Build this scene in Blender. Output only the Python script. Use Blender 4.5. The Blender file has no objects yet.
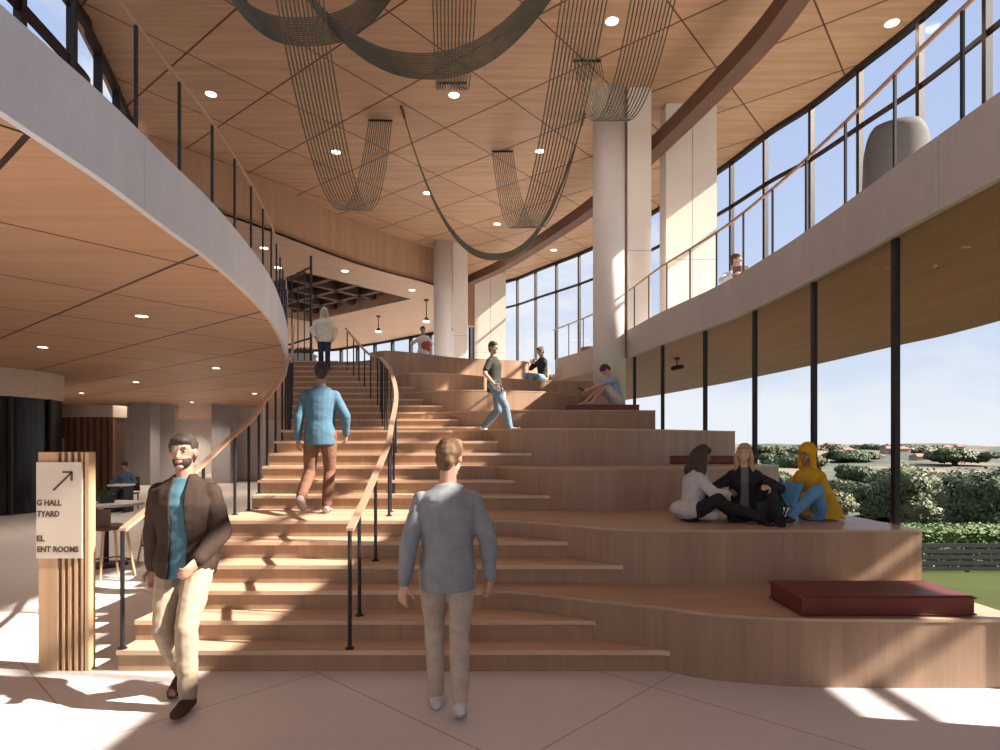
import bpy, bmesh, math, random
from mathutils import Vector, Matrix, noise
random.seed(7)
SC = bpy.context.scene
COL = SC.collection
F = 613.0            # focal length in pixels of a 1000 px wide frame
EYE = 1.73
S = 0.165            # riser height
ZF = 24*S            # upper floor 3.96
ZB, ZT = 3.75, 4.39  # balcony fascia bottom / top
ZC = EYE + 8.2       # main ceiling
PI = math.pi
def W(X, D, z=0.0): return Vector((X, F*D, z))

# ------------------------------------------------------------------ materials
def newmat(name):
    m = bpy.data.materials.new(name); m.use_nodes = True
    nt = m.node_tree; nt.nodes.clear()
    out = nt.nodes.new('ShaderNodeOutputMaterial')
    return m, nt, out
def nd(nt, t, **kw):
    n = nt.nodes.new(t)
    for k, v in kw.items():
        if k in n.inputs.keys() if isinstance(k, str) else False: n.inputs[k].default_value = v
        else: setattr(n, k, v)
    return n
def setin(n, **kw):
    for k, v in kw.items(): n.inputs[k.replace('_', ' ')].default_value = v
def c4(c): return (c[0], c[1], c[2], 1.0)
def srgb(r, g, b):
    def f(u):
        u /= 255.0
        return u/12.92 if u <= 0.04045 else ((u+0.055)/1.055)**2.4
    return (f(r), f(g), f(b))
def mathn(nt, op, a, b=None, c=None):
    n = nt.nodes.new('ShaderNodeMath'); n.operation = op
    for i, v in enumerate((a, b, c)):
        if v is None: continue
        if isinstance(v, (int, float)): n.inputs[i].default_value = v
        else: nt.links.new(v, n.inputs[i])
    return n.outputs[0]
def mixc(nt, fac, a, b, mode='MIX'):
    n = nt.nodes.new('ShaderNodeMix'); n.data_type = 'RGBA'; n.blend_type = mode
    for s, v in ((n.inputs[0], fac), (n.inputs[6], a), (n.inputs[7], b)):
        if isinstance(v, (int, float)): s.default_value = v
        elif isinstance(v, tuple): s.default_value = c4(v)
        else: nt.links.new(v, s)
    return n.outputs[2]
def coords(nt, scale=(1, 1, 1), rot=(0, 0, 0)):
    tc = nt.nodes.new('ShaderNodeTexCoord'); mp = nt.nodes.new('ShaderNodeMapping')
    mp.inputs['Scale'].default_value = scale; mp.inputs['Rotation'].default_value = rot
    nt.links.new(tc.outputs['Object'], mp.inputs['Vector']); return mp.outputs[0]
def noiset(nt, vec, scale=1.0, detail=4.0, rough=0.55):
    n = nt.nodes.new('ShaderNodeTexNoise'); nt.links.new(vec, n.inputs['Vector'])
    n.inputs['Scale'].default_value = scale; n.inputs['Detail'].default_value = detail; n.inputs['Roughness'].default_value = rough
    return n.outputs['Fac']
def ramp(nt, fac, stops):
    n = nt.nodes.new('ShaderNodeValToRGB'); nt.links.new(fac, n.inputs[0])
    el = n.color_ramp.elements
    while len(el) < len(stops): el.new(0.5)
    for e, (p, c) in zip(el, stops): e.position = p; e.color = c4(c)
    return n.outputs[0]
def princ(nt, out, col, rough=0.6, metal=0.0, bump=None, bstr=0.2, spec=0.4):
    p = nt.nodes.new('ShaderNodeBsdfPrincipled')
    if isinstance(col, tuple): p.inputs['Base Color'].default_value = c4(col)
    else: nt.links.new(col, p.inputs['Base Color'])
    p.inputs['Roughness'].default_value = rough; p.inputs['Metallic'].default_value = metal
    p.inputs['Specular IOR Level'].default_value = spec
    if bump is not None:
        b = nt.nodes.new('ShaderNodeBump'); b.inputs['Strength'].default_value = bstr; b.inputs['Distance'].default_value = 0.01
        nt.links.new(bump, b.inputs['Height']); nt.links.new(b.outputs[0], p.inputs['Normal'])
    nt.links.new(p.outputs[0], out.inputs[0]); return p
def scale3(c, k): return tuple(min(1, x*k) for x in c)
def plain(name, c, rough=0.6, metal=0.0, var=0.12, sc=6.0, spec=0.4):
    m, nt, out = newmat(name)
    f = noiset(nt, coords(nt), sc, 5)
    col = ramp(nt, f, [(0.3, scale3(c, 1-var)), (0.7, scale3(c, 1+var))])
    princ(nt, out, col, rough, metal, f, 0.06, spec); return m
def wood(name, c, grain=(1, 1, 1), rough=0.45, var=0.22, rot=0.0, spec=0.35, grid=None, panel=None, jointc=None):
    """grain = coordinate scale, small along the fibre; grid = (angle, sa, sb, offa, offb, width) dark joints"""
    m, nt, out = newmat(name)
    v = coords(nt, grain, (0, 0, rot))
    n1 = noiset(nt, v, 1.0, 6, 0.6); n2 = noiset(nt, v, 5.0, 4, 0.6)
    f = mathn(nt, 'ADD', mathn(nt, 'MULTIPLY', n1, 0.7), mathn(nt, 'MULTIPLY', n2, 0.3))
    a = tuple(x*(1-var) for x in c)
    b = (c[0]*(1+var), c[1]*(1+var*1.1), c[2]*(1+var*1.15))
    col = ramp(nt, f, [(0.32, a), (0.68, b)])
    if panel:   # veneer panels with their own tone (angle, width along x)
        tc = coords(nt, (1/panel, 1/panel, 1))
        sp = nt.nodes.new('ShaderNodeSeparateXYZ'); nt.links.new(tc, sp.inputs[0])
        fl = mathn(nt, 'FLOOR', sp.outputs[0])
        wn = nt.nodes.new('ShaderNodeTexWhiteNoise'); wn.noise_dimensions = '1D'; nt.links.new(fl, wn.inputs['W'])
        col = mixc(nt, 0.16, col, mixc(nt, wn.outputs[0], scale3(c, .7), scale3(c, 1.3)))
    if grid:
        ang, sa, sb, oa, ob, w = grid
        tc = coords(nt)
        sp = nt.nodes.new('ShaderNodeSeparateXYZ'); nt.links.new(tc, sp.inputs[0])
        ca, sn = math.cos(ang), math.sin(ang)
        A = mathn(nt, 'ADD', mathn(nt, 'MULTIPLY', sp.outputs[0], sn), mathn(nt, 'MULTIPLY', sp.outputs[1], -ca))
        B = mathn(nt, 'ADD', mathn(nt, 'MULTIPLY', sp.outputs[0], ca), mathn(nt, 'MULTIPLY', sp.outputs[1], sn))
        def line(q, s, o, hw):
            u = mathn(nt, 'DIVIDE', mathn(nt, 'SUBTRACT', q, o), s)
            fr = mathn(nt, 'ABSOLUTE', mathn(nt, 'SUBTRACT', mathn(nt, 'FRACT', mathn(nt, 'ADD', u, 0.5)), 0.5))
            return mathn(nt, 'LESS_THAN', fr, hw/s), mathn(nt, 'FLOOR', u)
        la, fa = line(A, sa, oa, w); lb, fb = line(B, sb, ob, w*1.25)
        cell = mathn(nt, 'ADD', mathn(nt, 'MULTIPLY', fa, 7.13), mathn(nt, 'MULTIPLY', fb, 3.71))
        wn = nt.nodes.new('ShaderNodeTexWhiteNoise'); wn.noise_dimensions = '1D'; nt.links.new(cell, wn.inputs['W'])
        col = mixc(nt, 0.12, col, mixc(nt, wn.outputs[0], scale3(c, .72), scale3(c, 1.3)))
        col = mixc(nt, mathn(nt, 'MAXIMUM', la, lb), col, jointc or (0.03, 0.014, 0.008))
    princ(nt, out, col, rough, 0, f, 0.08, spec); return m
def concrete(name, c, var=0.12, sc=1.2, rough=0.8, spec=0.25, vertical=False):
    m, nt, out = newmat(name)
    v = coords(nt, (1, 1, 0.25) if vertical else (1, 1, 1))
    n1 = noiset(nt, v, sc, 8, 0.65); n2 = noiset(nt, v, sc*14, 4, 0.6)
    f = mathn(nt, 'ADD', mathn(nt, 'MULTIPLY', n1, 0.65), mathn(nt, 'MULTIPLY', n2, 0.35))
    col = ramp(nt, f, [(0.3, scale3(c, 1-var)), (0.7, scale3(c, 1+var))])
    princ(nt, out, col, rough, 0, f, 0.1, spec); return m

GA = math.radians(51)
WC = (0.50, 0.265, 0.15)
M = {}
M['ceil'] = wood('upper_ceiling_wood', (0.50, 0.30, 0.178), (0.35, 6, 1), 0.5, 0.25, math.radians(-24), grid=(GA, 2.1, 1.85, -1.4*math.sin(GA)-15.75*math.cos(GA)+0.0, -1.4*math.cos(GA)+15.75*math.sin(GA), 0.017), jointc=(0.10, 0.035, 0.02))
M['ceil2'] = wood('lower_ceiling_wood', (0.52, 0.31, 0.19), (0.35, 6, 1), 0.5, 0.16, math.radians(-24), grid=(GA, 2.1, 1.85, -3.26*math.sin(GA)-7.03*math.cos(GA), 3.01, 0.017))
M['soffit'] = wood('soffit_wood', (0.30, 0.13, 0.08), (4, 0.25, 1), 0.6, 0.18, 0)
M['ceil3'] = wood('back_ceiling_wood', (0.50, 0.32, 0.20), (0.3, 6, 1), 0.5, 0.12, math.radians(-24))
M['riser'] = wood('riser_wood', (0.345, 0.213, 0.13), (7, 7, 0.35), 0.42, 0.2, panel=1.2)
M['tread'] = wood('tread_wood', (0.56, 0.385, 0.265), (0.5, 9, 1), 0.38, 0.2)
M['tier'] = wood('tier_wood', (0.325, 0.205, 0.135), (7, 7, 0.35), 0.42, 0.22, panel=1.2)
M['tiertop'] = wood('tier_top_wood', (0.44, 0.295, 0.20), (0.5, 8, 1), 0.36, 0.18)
M['bulk'] = wood('bulkhead_wood', (0.47, 0.28, 0.175), (5, 5, 0.2), 0.5, 0.16)
M['beam'] = wood('beam_wood', (0.13, 0.062, 0.037), (2, 2, 8), 0.55, 0.2)
M['sign_wood'] = wood('sign_wood', (0.52, 0.33, 0.19), (14, 14, 0.4), 0.5, 0.15)
M['slat'] = wood('slat_wood', (0.24, 0.12, 0.07), (12, 12, 0.4), 0.6, 0.3)
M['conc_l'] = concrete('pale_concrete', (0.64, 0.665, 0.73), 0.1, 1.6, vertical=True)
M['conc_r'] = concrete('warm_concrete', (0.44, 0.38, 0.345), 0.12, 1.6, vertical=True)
M['col'] = concrete('column_plaster', (0.66, 0.61, 0.57), 0.06, 2)
M['panel'] = concrete('cream_panel', (0.76, 0.68, 0.60), 0.04, 1)
M['grey_col'] = concrete('grey_column', (0.30, 0.28, 0.28), 0.08, 2)
M['wall'] = concrete('white_wall', (0.62, 0.58, 0.56), 0.04, 1)
M['slab'] = concrete('slab_grey', (0.50, 0.47, 0.47), 0.06, 1)
M['dark'] = plain('dark_metal', (0.018, 0.015, 0.017), 0.45, 0.3)
M['brown_metal'] = plain('brown_metal', (0.028, 0.018, 0.017), 0.5, 0.3)
M['rail'] = plain('handrail_bronze', (0.46, 0.30, 0.21), 0.35, 0.25, 0.08)
M['strand'] = plain('sculpture_strand', (0.115, 0.105, 0.075), 0.6, 0.1, 0.2)
M['red'] = plain('red_leather', (0.13, 0.026, 0.018), 0.42, 0, 0.15, 3)
M['terra'] = plain('terracotta_fabric', (0.19, 0.065, 0.04), 0.8, 0, 0.15, 20)
M['felt'] = plain('grey_felt', (0.13, 0.12, 0.118), 0.95, 0, 0.2, 60)
M['signp'] = plain('sign_panel', (0.60, 0.52, 0.44), 0.6, 0, 0.03, 3)
M['ink'] = plain('sign_ink', (0.10, 0.055, 0.035), 0.6)
M['white'] = plain('white_paint', (0.75, 0.73, 0.7), 0.5, 0, 0.03)
M['blackglass'] = plain('black_panel', (0.008, 0.007, 0.008), 0.3)
M['cream_band'] = plain('cream_band', (0.62, 0.52, 0.42), 0.7, 0, 0.05)
M['leaf'] = plain('leaf_green', (0.05, 0.07, 0.022), 0.6, 0, 0.4, 3)
M['leaf2'] = plain('leaf_olive', (0.10, 0.10, 0.04), 0.6, 0, 0.4, 2)
M['leaf3'] = plain('leaf_dull', (0.085, 0.10, 0.042), 0.6, 0, 0.4, 2)
M['hedge'] = plain('hedge_green', (0.07, 0.12, 0.02), 0.7, 0, 0.5, 5)
M['bark'] = plain('bark', (0.12, 0.08, 0.05), 0.9)
M['fence'] = plain('fence_slat', (0.02, 0.02, 0.024), 0.6)
M['roof'] = plain('roof_tile', (0.26, 0.15, 0.11), 0.8)
M['render'] = plain('house_render', (0.36, 0.27, 0.225), 0.8)
M['asphalt'] = plain('asphalt', (0.30, 0.27, 0.27), 0.9, 0, 0.1, 1)
M['coffer'] = wood('coffer_wood', (0.085, 0.04, 0.024), (0.4, 6, 1), 0.6, 0.2, 0.9)
M['greenbox'] = plain('dark_green', (0.02, 0.04, 0.03), 0.5)

def emis(name, c, st):
    m, nt, out = newmat(name); e = nt.nodes.new('ShaderNodeEmission')
    e.inputs[0].default_value = c4(c); e.inputs[1].default_value = st
    nt.links.new(e.outputs[0], out.inputs[0]); return m
M['lamp'] = emis('lamp_glow', (1, 0.86, 0.7), 6)
def glassm():
    m, nt, out = newmat('clear_glass')
    t = nt.nodes.new('ShaderNodeBsdfTransparent'); g = nt.nodes.new('ShaderNodeBsdfGlossy'); g.inputs['Roughness'].default_value = 0.02
    t.inputs[0].default_value = (0.95, 0.965, 0.97, 1)
    lw = nt.nodes.new('ShaderNodeLayerWeight'); lw.inputs[0].default_value = 0.25
    mx = nt.nodes.new('ShaderNodeMixShader')
    f = mathn(nt, 'MULTIPLY', lw.outputs['Fresnel'], 0.012)
    nt.links.new(f, mx.inputs[0]); nt.links.new(t.outputs[0], mx.inputs[1]); nt.links.new(g.outputs[0], mx.inputs[2])
    nt.links.new(mx.outputs[0], out.inputs[0]); return m
M['glass'] = glassm()
def floorm():
    m, nt, out = newmat('stone_floor')
    v = coords(nt)
    n1 = noiset(nt, v, 1.3, 8, 0.65); n2 = noiset(nt, v, 30, 5, 0.7)
    f = mathn(nt, 'ADD', mathn(nt, 'MULTIPLY', n1, 0.5), mathn(nt, 'MULTIPLY', n2, 0.5))
    col = ramp(nt, f, [(0.3, (0.58, 0.55, 0.55)), (0.7, (0.70, 0.67, 0.67))])
    sp = nt.nodes.new('ShaderNodeSeparateXYZ'); nt.links.new(v, sp.inputs[0])
    ang = math.radians(47); ca, sn = math.cos(ang), math.sin(ang)
    A = mathn(nt, 'ADD', mathn(nt, 'MULTIPLY', sp.outputs[0], sn), mathn(nt, 'MULTIPLY', sp.outputs[1], -ca))
    B = mathn(nt, 'ADD', mathn(nt, 'MULTIPLY', sp.outputs[0], ca), mathn(nt, 'MULTIPLY', sp.outputs[1], sn))
    def line(q, s, o, w):
        u = mathn(nt, 'DIVIDE', mathn(nt, 'SUBTRACT', q, o), s)
        fr = mathn(nt, 'ABSOLUTE', mathn(nt, 'SUBTRACT', mathn(nt, 'FRACT', mathn(nt, 'ADD', u, 0.5)), 0.5))
        return mathn(nt, 'LESS_THAN', fr, w/s)
    a0 = -1.39*sn-4.69*ca; b0 = -1.39*ca+4.69*sn
    l = mathn(nt, 'MAXIMUM', line(A, 2.0, a0, 0.006), line(B, 1.5, b0, 0.006))
    col = mixc(nt, mathn(nt, 'MULTIPLY', l, 0.6), col, (0.2, 0.16, 0.15))
    princ(nt, out, col, 0.5, 0, f, 0.05, 0.35); return m
M['floor'] = floorm()
def lawnm():
    m, nt, out = newmat('lawn'); v = coords(nt)
    n1 = noiset(nt, v, 0.6, 8, 0.7)
    col = ramp(nt, n1, [(0.3, (0.04, 0.054, 0.012)), (0.7, (0.068, 0.08, 0.018))])
    princ(nt, out, col, 0.9, 0, n1, 0.3, 0.1); return m
M['lawn'] = lawnm()
def hillm():
    m, nt, out = newmat('far_hills'); v = coords(nt, (1, 1, 3))
    n1 = noiset(nt, v, 0.022, 8, 0.62); n2 = noiset(nt, v, 0.16, 6, 0.6)
    a = ramp(nt, n1, [(0.47, (0.09, 0.105, 0.09)), (0.54, (0.14, 0.14, 0.10)), (0.58, (0.30, 0.21, 0.165)), (0.68, (0.34, 0.25, 0.21))])
    col = mixc(nt, mathn(nt, 'MULTIPLY', n2, 0.8), a, (0.085, 0.10, 0.08))
    princ(nt, out, col, 0.95, 0, None, 0, 0.05); return m
M['hills'] = hillm()

# ------------------------------------------------------------------ object helpers
def link(o, parent=None):
    COL.objects.link(o)
    if parent is not None: o.parent = parent
    return o
def mesh_obj(name, bm, mat, parent=None, smooth=False, mats=None):
    me = bpy.data.meshes.new(name)
    bmesh.ops.recalc_face_normals(bm, faces=bm.faces)
    bm.to_mesh(me); bm.free()
    for mm in (mats or [mat]): me.materials.append(mm)
    if smooth:
        for p in me.polygons: p.use_smooth = True
    return link(bpy.data.objects.new(name, me), parent)
def tag(o, label=None, cat=None, group=None, kind=None):
    if label: o['label'] = label
    if cat: o['category'] = cat
    if group: o['group'] = group
    if kind: o['kind'] = kind
    return o
def empty(name, loc, label=None, cat=None, group=None, kind=None, rz=0):
    o = bpy.data.objects.new(name, None); COL.objects.link(o); o.location = loc; o.rotation_euler = (0, 0, rz)
    o.empty_display_size = 0.1
    return tag(o, label, cat, group, kind)
def struct(name, bm, mat, smooth=False): return tag(mesh_obj(name, bm, mat, None, smooth), kind='structure')
def to_local(o_parent, child):   # mesh built in world coordinates under an empty with only a location
    inv = Matrix.Translation(o_parent.location).inverted()
    child.data.transform(inv); return child
def wpart(name, bm, mat, parent, smooth=False):
    o = mesh_obj(name, bm, mat, parent, smooth); return to_local(parent, o)
def wsub(name, bm, mat, parent, smooth=False):   # sub-part: parent mesh has identity local transform under its thing
    o = mesh_obj(name, bm, mat, parent, smooth); return to_local(parent.parent, o)

def box(bm, x0, x1, y0, y1, z0, z1, mat=None):
    vs = [bm.verts.new((x, y, z)) for x in (x0, x1) for y in (y0, y1) for z in (z0, z1)]
    fs = []
    for q in ((0, 1, 3, 2), (4, 6, 7, 5), (0, 4, 5, 1), (2, 3, 7, 6), (0, 2, 6, 4), (1, 5, 7, 3)):
        fs.append(bm.faces.new([vs[i] for i in q]))
    if mat is not None: bmesh.ops.transform(bm, matrix=mat, verts=vs)
    return vs
def beveled(bm, w=0.01, seg=2):
    bmesh.ops.recalc_face_normals(bm, faces=bm.faces)
    bmesh.ops.bevel(bm, geom=bm.edges[:], offset=w, segments=seg, affect='EDGES', profile=0.6, clamp_overlap=True)
def prism(bm, pts, z0, z1):
    """pts: closed 2D polygon"""
    a = [bm.verts.new((p[0], p[1], z0)) for p in pts]; b = [bm.verts.new((p[0], p[1], z1)) for p in pts]
    n = len(pts)
    for i in range(n): bm.faces.new((a[i], a[(i+1) % n], b[(i+1) % n], b[i]))
    bm.faces.new(a[::-1]); bm.faces.new(b)
def strip_prism(bm, fr, bk, z0, z1):
    """front and back polylines with same count -> quads, robust for concave plans"""
    n = len(fr)
    lo = [[bm.verts.new((p[0], p[1], z0)) for p in r] for r in (fr, bk)]
    hi = [[bm.verts.new((p[0], p[1], z1)) for p in r] for r in (fr, bk)]
    for i in range(n-1):
        bm.faces.new((lo[0][i], lo[0][i+1], hi[0][i+1], hi[0][i]))
        bm.faces.new((lo[1][i], hi[1][i], hi[1][i+1], lo[1][i+1]))
        bm.faces.new((hi[0][i], hi[0][i+1], hi[1][i+1], hi[1][i]))
        bm.faces.new((lo[0][i], lo[1][i], lo[1][i+1], lo[0][i+1]))
    for j in (0, n-1): bm.faces.new((lo[0][j], hi[0][j], hi[1][j], lo[1][j]))
def offset_pts(pts, t):
    out = []
    for i, p in enumerate(pts):
        a = Vector(pts[max(0, i-1)][:2]); b = Vector(pts[min(len(pts)-1, i+1)][:2])
        d = (b-a).normalized(); nrm = Vector((d.y, -d.x))
        out.append((p[0]+nrm.x*t, p[1]+nrm.y*t))
    return out
def wallstrip(bm, pts, t, z0, z1): strip_prism(bm, pts, offset_pts(pts, t), z0, z1)
def tube(bm, pts, r, n=8, closed=False):
    pts = [Vector(p) for p in pts]; rings = []
    m = len(pts); prev = None
    for i, p in enumerate(pts):
        d = (pts[min(m-1, i+1)]-pts[max(0, i-1)])
        if d.length < 1e-9: d = Vector((0, 0, 1))
        d.normalize()
        ref = Vector((0, 0, 1)) if abs(d.z) < 0.95 else Vector((1, 0, 0))
        if prev is not None: ref = prev
        u = (ref - d*ref.dot(d)).normalized(); v = d.cross(u); prev = u
        rr = r[i] if isinstance(r, (list, tuple)) else r
        rings.append([bm.verts.new(p+(u*math.cos(2*PI*k/n)+v*math.sin(2*PI*k/n))*rr) for k in range(n)])
    for i in range(m-1):
        for k in range(n): bm.faces.new((rings[i][k], rings[i][(k+1) % n], rings[i+1][(k+1) % n], rings[i+1][k]))
    bm.faces.new(rings[0][::-1]); bm.faces.new(rings[-1])
def cyl(bm, x, y, z0, z1, r, n=32): tube(bm, [(x, y, z0), (x, y, z1)], r, n)
def ell(bm, c, r, rot=None, u=14, v=9):
    mt = Matrix.Translation(c) @ ((rot.to_4x4()) if rot is not None else Matrix.Identity(4)) @ Matrix.Diagonal((r[0], r[1], r[2], 1))
    bmesh.ops.create_uvsphere(bm, u_segments=u, v_segments=v, radius=1, matrix=mt)

def interp(pts, x, ix=0, iy=1):
    """smooth interpolation of a table [(x, y)]"""
    P = pts
    if x <= P[0][ix]: return P[0][iy] if len(P) < 2 else P[0][iy]+(P[1][iy]-P[0][iy])/(P[1][ix]-P[0][ix])*(x-P[0][ix])
    if x >= P[-1][ix]: return P[-1][iy]+(P[-1][iy]-P[-2][iy])/(P[-1][ix]-P[-2][ix])*(x-P[-1][ix])
    for i in range(len(P)-1):
        if P[i][ix] <= x <= P[i+1][ix]: break
    def tan(j):
        a = max(0, j-1); b = min(len(P)-1, j+1)
        return (P[b][iy]-P[a][iy])/(P[b][ix]-P[a][ix])
    h = P[i+1][ix]-P[i][ix]; t = (x-P[i][ix])/h
    return ((2*t**3-3*t*t+1)*P[i][iy]+(t**3-2*t*t+t)*h*tan(i)+(-2*t**3+3*t*t)*P[i+1][iy]+(t**3-t*t)*h*tan(i+1))
def catmull(pts, n=10):
    P = [Vector(p) for p in pts]; out = []
    for i in range(len(P)-1):
        p0 = P[max(0, i-1)]; p1 = P[i]; p2 = P[i+1]; p3 = P[min(len(P)-1, i+2)]
        for k in range(n):
            t = k/n
            out.append(0.5*((2*p1)+(p2-p0)*t+(2*p0-5*p1+4*p2-p3)*t*t+(3*p1-p0-3*p2+p3)*t**3))
    out.append(P[-1]); return out
def resample(pts, step, start=0.0):
    out = []; acc = -start; 
    need = start
    dist = 0
    for i in range(len(pts)-1):
        a, b = pts[i], pts[i+1]; L = (b-a).length
        while need <= dist+L and L > 0:
            out.append(a+(b-a)*((need-dist)/L)); need += step
        dist += L
    return out

# ------------------------------------------------------------------ plan curves (X, D) with D = depth / F
GLZ = [(3.75, -.013), (3.75, .0), (3.74, .00814), (3.76, .0102), (3.77, .0121), (3.74, .0138), (3.59, .0165), (3.16, .01986), (2.88, .0231), (2.48, .0268), (1.6, .0306)]
def GX(D): return interp(GLZ, D, 1, 0)
LEFTF = [(-3.0, -.013), (-3.0, .0), (-3.0, .0065), (-3.0, .0076), (-3.07, .0093), (-3.12, .0107), (-3.27, .0127), (-3.5, .0149), (-3.86, .0174), (-4.68, .022), (-5.7, .0269), (-6.1, .0285)]
def LX(D): return interp(LEFTF, D, 1, 0)
XLT = [(-2.95, .0), (-2.95, .0077), (-2.95, .0119), (-3.06, .0129), (-3.22, .0147), (-3.5, .0165), (-3.9, .0185), (-4.36, .0205), (-4.95, .0235), (-5.42, .0260), (-5.8, .028)]
def XL(D): return interp(XLT, D, 1, 0)

DK = {1: .00772, 2: .0081, 3: .00862, 4: .00908, 5: .0096, 6: .0101}
for i, k in enumerate(range(7, 12)): DK[k] = .0119+.0005*i
DK[12] = .0147
for k in range(13, 25): DK[k] = .0204+.0005*(k-13)
FT = {
 3: [(-.15, .00862), (.15, .00855), (.75, .0081), (1.24, .00775), (1.52, .00747), (1.95, .00727), (2.4, .00719), (3.9, .00717)],
 6: [(-.25, .0101), (.15, .0101), (.63, .0096), (1.05, .0091), (1.6, .00897), (2.5, .00895), (3.9, .00895)],
 9: [(-.5, .0129), (-.1, .0129), (.16, .0124), (.57, .0119), (1.0, .0116), (1.6, .0116), (2.5, .0121), (3.9, .0137)],
 12: [(-.7, .0147), (-.3, .0145), (-.04, .0139), (.4, .0134), (.9, .0133), (1.8, .0137), (2.8, .0147), (3.8, .0158)],
 15: [(-1.6, .0214), (-1.2, .0213), (-.8, .0208), (-.3, .0204), (.3, .0201), (1.4, .0201), (3.5, .0203)],
 18: [(-2.6, .0229), (-2.2, .0228), (-1.75, .0224), (-1.3, .0219), (-.6, .0217), (.5, .0221), (1.2, .0226), (1.9, .0239), (3.0, .0242)],
 21: [(-3.1, .0244), (-2.8, .0243), (-2.45, .0239), (-2.05, .0234), (-1.2, .0236), (0, .0250), (1, .0259), (2.7, .0262)],
 24: [(-4.2, .0259), (-3.7, .0258), (-3.3, .0254), (-2.85, .0249), (-2.2, .0254), (-1.2, .0268), (0, .0275), (.8, .0282), (1.5, .0306)],
}
def XE(k):
    m = ((k+2)//3)*3
    if k == m: return FT[m][0][0]
    x = FT[m][0][0]
    while x < 3.5:
        if interp(FT[m], x) <= DK[k]: return x
        x += 0.01
    return 3.5
XEK = {k: XE(k) for k in range(1, 25)}
def front(k, X):
    m = ((k+2)//3)*3
    return DK[k] if X < XEK[k] else interp(FT[m], X)
def xright(k):
    m = ((k+2)//3)*3
    x = 3.0
    for _ in range(30): x = GX(interp(FT[m], x))+0.03
    return x
XR = {k: xright(k) for k in range(1, 25)}
XR[24] = 1.55
def fline(k, x0, x1, n, dy=0.0):
    return [(x0+(x1-x0)*i/(n-1), F*front(k, x0+(x1-x0)*i/(n-1))+dy) for i in range(n)]

# ------------------------------------------------------------------ staircase and seating tiers
NOS = 0.022; TT = 0.035
stair = empty('staircase', W(-1.2, DK[1]), 'wide curving timber staircase rising from stone floor to the upper level', 'staircase')
tierlab = {
 3: 'lowest and broadest curved timber seating tier, carrying the large red cushion',
 6: 'curved timber seating tier on which the three women sit',
 9: 'third timber seating tier from the floor, directly behind the three seated women',
 12: 'fourth timber seating tier, where the man in dark tee walks',
 15: 'timber seating tier with the bare-legged man sitting on its red cushion',
 18: 'narrow sixth timber tier below the woman in black and blue jeans',
 21: 'uppermost timber tier on which the woman in black top sits',
}
for k in range(1, 25):
    z1 = k*S; nx = 70
    m = ((k+2)//3)*3
    def region(x0f, x0b, x1f, x1b, zlo, zhi, over=0.0, n=nx):
        fr = []; bk = []
        for i in range(n):
            u = i/(n-1)
            xf = x0f+(x1f-x0f)*u; xb = x0b+(x1b-x0b)*u
            yf = F*front(k, xf)
            yb = F*front(k+1, xb) if k < 24 else F*front(24, xb)+0.45
            if yb < yf: yb = yf
            fr.append((xf, yf-over)); bk.append((xb, yb))
        bm = bmesh.new(); strip_prism(bm, fr, bk, zlo, zhi)
        bmesh.ops.remove_doubles(bm, verts=bm.verts, dist=1e-5)
        return bm
    dn = DK[k+1] if k < 24 else DK[24]+.0007
    if k % 3:
        xe = XEK[k]+0.0
        a = (XL(DK[k]), XL(dn), xe, min(XEK[k+1] if (k+1) % 3 else xe, xe))
        b = region(a[0], a[1], xe, xe if (k+1) % 3 == 0 else xe, 0, z1-TT)
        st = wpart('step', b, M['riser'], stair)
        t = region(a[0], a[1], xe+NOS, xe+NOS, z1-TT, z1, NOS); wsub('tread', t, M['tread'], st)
    else:
        xs = FT[k][0][0]
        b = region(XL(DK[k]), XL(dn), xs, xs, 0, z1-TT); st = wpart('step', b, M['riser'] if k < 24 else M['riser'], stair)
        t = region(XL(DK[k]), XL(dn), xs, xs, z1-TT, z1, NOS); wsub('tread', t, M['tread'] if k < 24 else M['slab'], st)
        xr = XR[k]
        if k < 24:
            xrb = XR[min(24, k+3)] if k+3 <= 24 else xr
            xrb = min(xrb, xr)
            tr = empty('seating_tier', W((xs+xr)/2, front(k, (xs+xr)/2)), tierlab[k], 'seating tier', 'curved timber seating tiers beside the stairs')
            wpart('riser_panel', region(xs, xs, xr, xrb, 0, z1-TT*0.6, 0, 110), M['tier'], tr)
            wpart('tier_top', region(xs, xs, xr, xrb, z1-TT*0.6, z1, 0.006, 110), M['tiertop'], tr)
        else:
            tr = empty('timber_backrest', W(0, .0275), 'curved timber backrest wall along the top of the seating tiers', 'backrest wall')
            wpart('riser_panel', region(xs, xs, xr, xr, 0, z1-.02, 0, 110), M['tier'], tr)
            bm = bmesh.new()
            fr = fline(24, xs+0.9, xr, 90); wallstrip(bm, fr, -0.12, z1-.02, z1+.17)
            wpart('coping', bm, M['tier'], tr)

# ------------------------------------------------------------------ floor, slabs, ceilings
bm = bmesh.new(); box(bm, -34, 3.85, -9, 4.2, -0.3, 0); box(bm, -34, 2.0, 4.2, 60, -0.3, 0); box(bm, 2.0, 4.0, 4.2, 14, -0.3, -.001)
struct('floor', bm, M['floor'])

leftc = [Vector((p[0], F*p[1])) for p in LEFTF]; LC = catmull(leftc, 10)
glzc = [Vector((p[0], F*p[1])) for p in GLZ]; GC = catmull(glzc, 10)
def P2(pts): return [(p.x, p.y) for p in pts]
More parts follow.
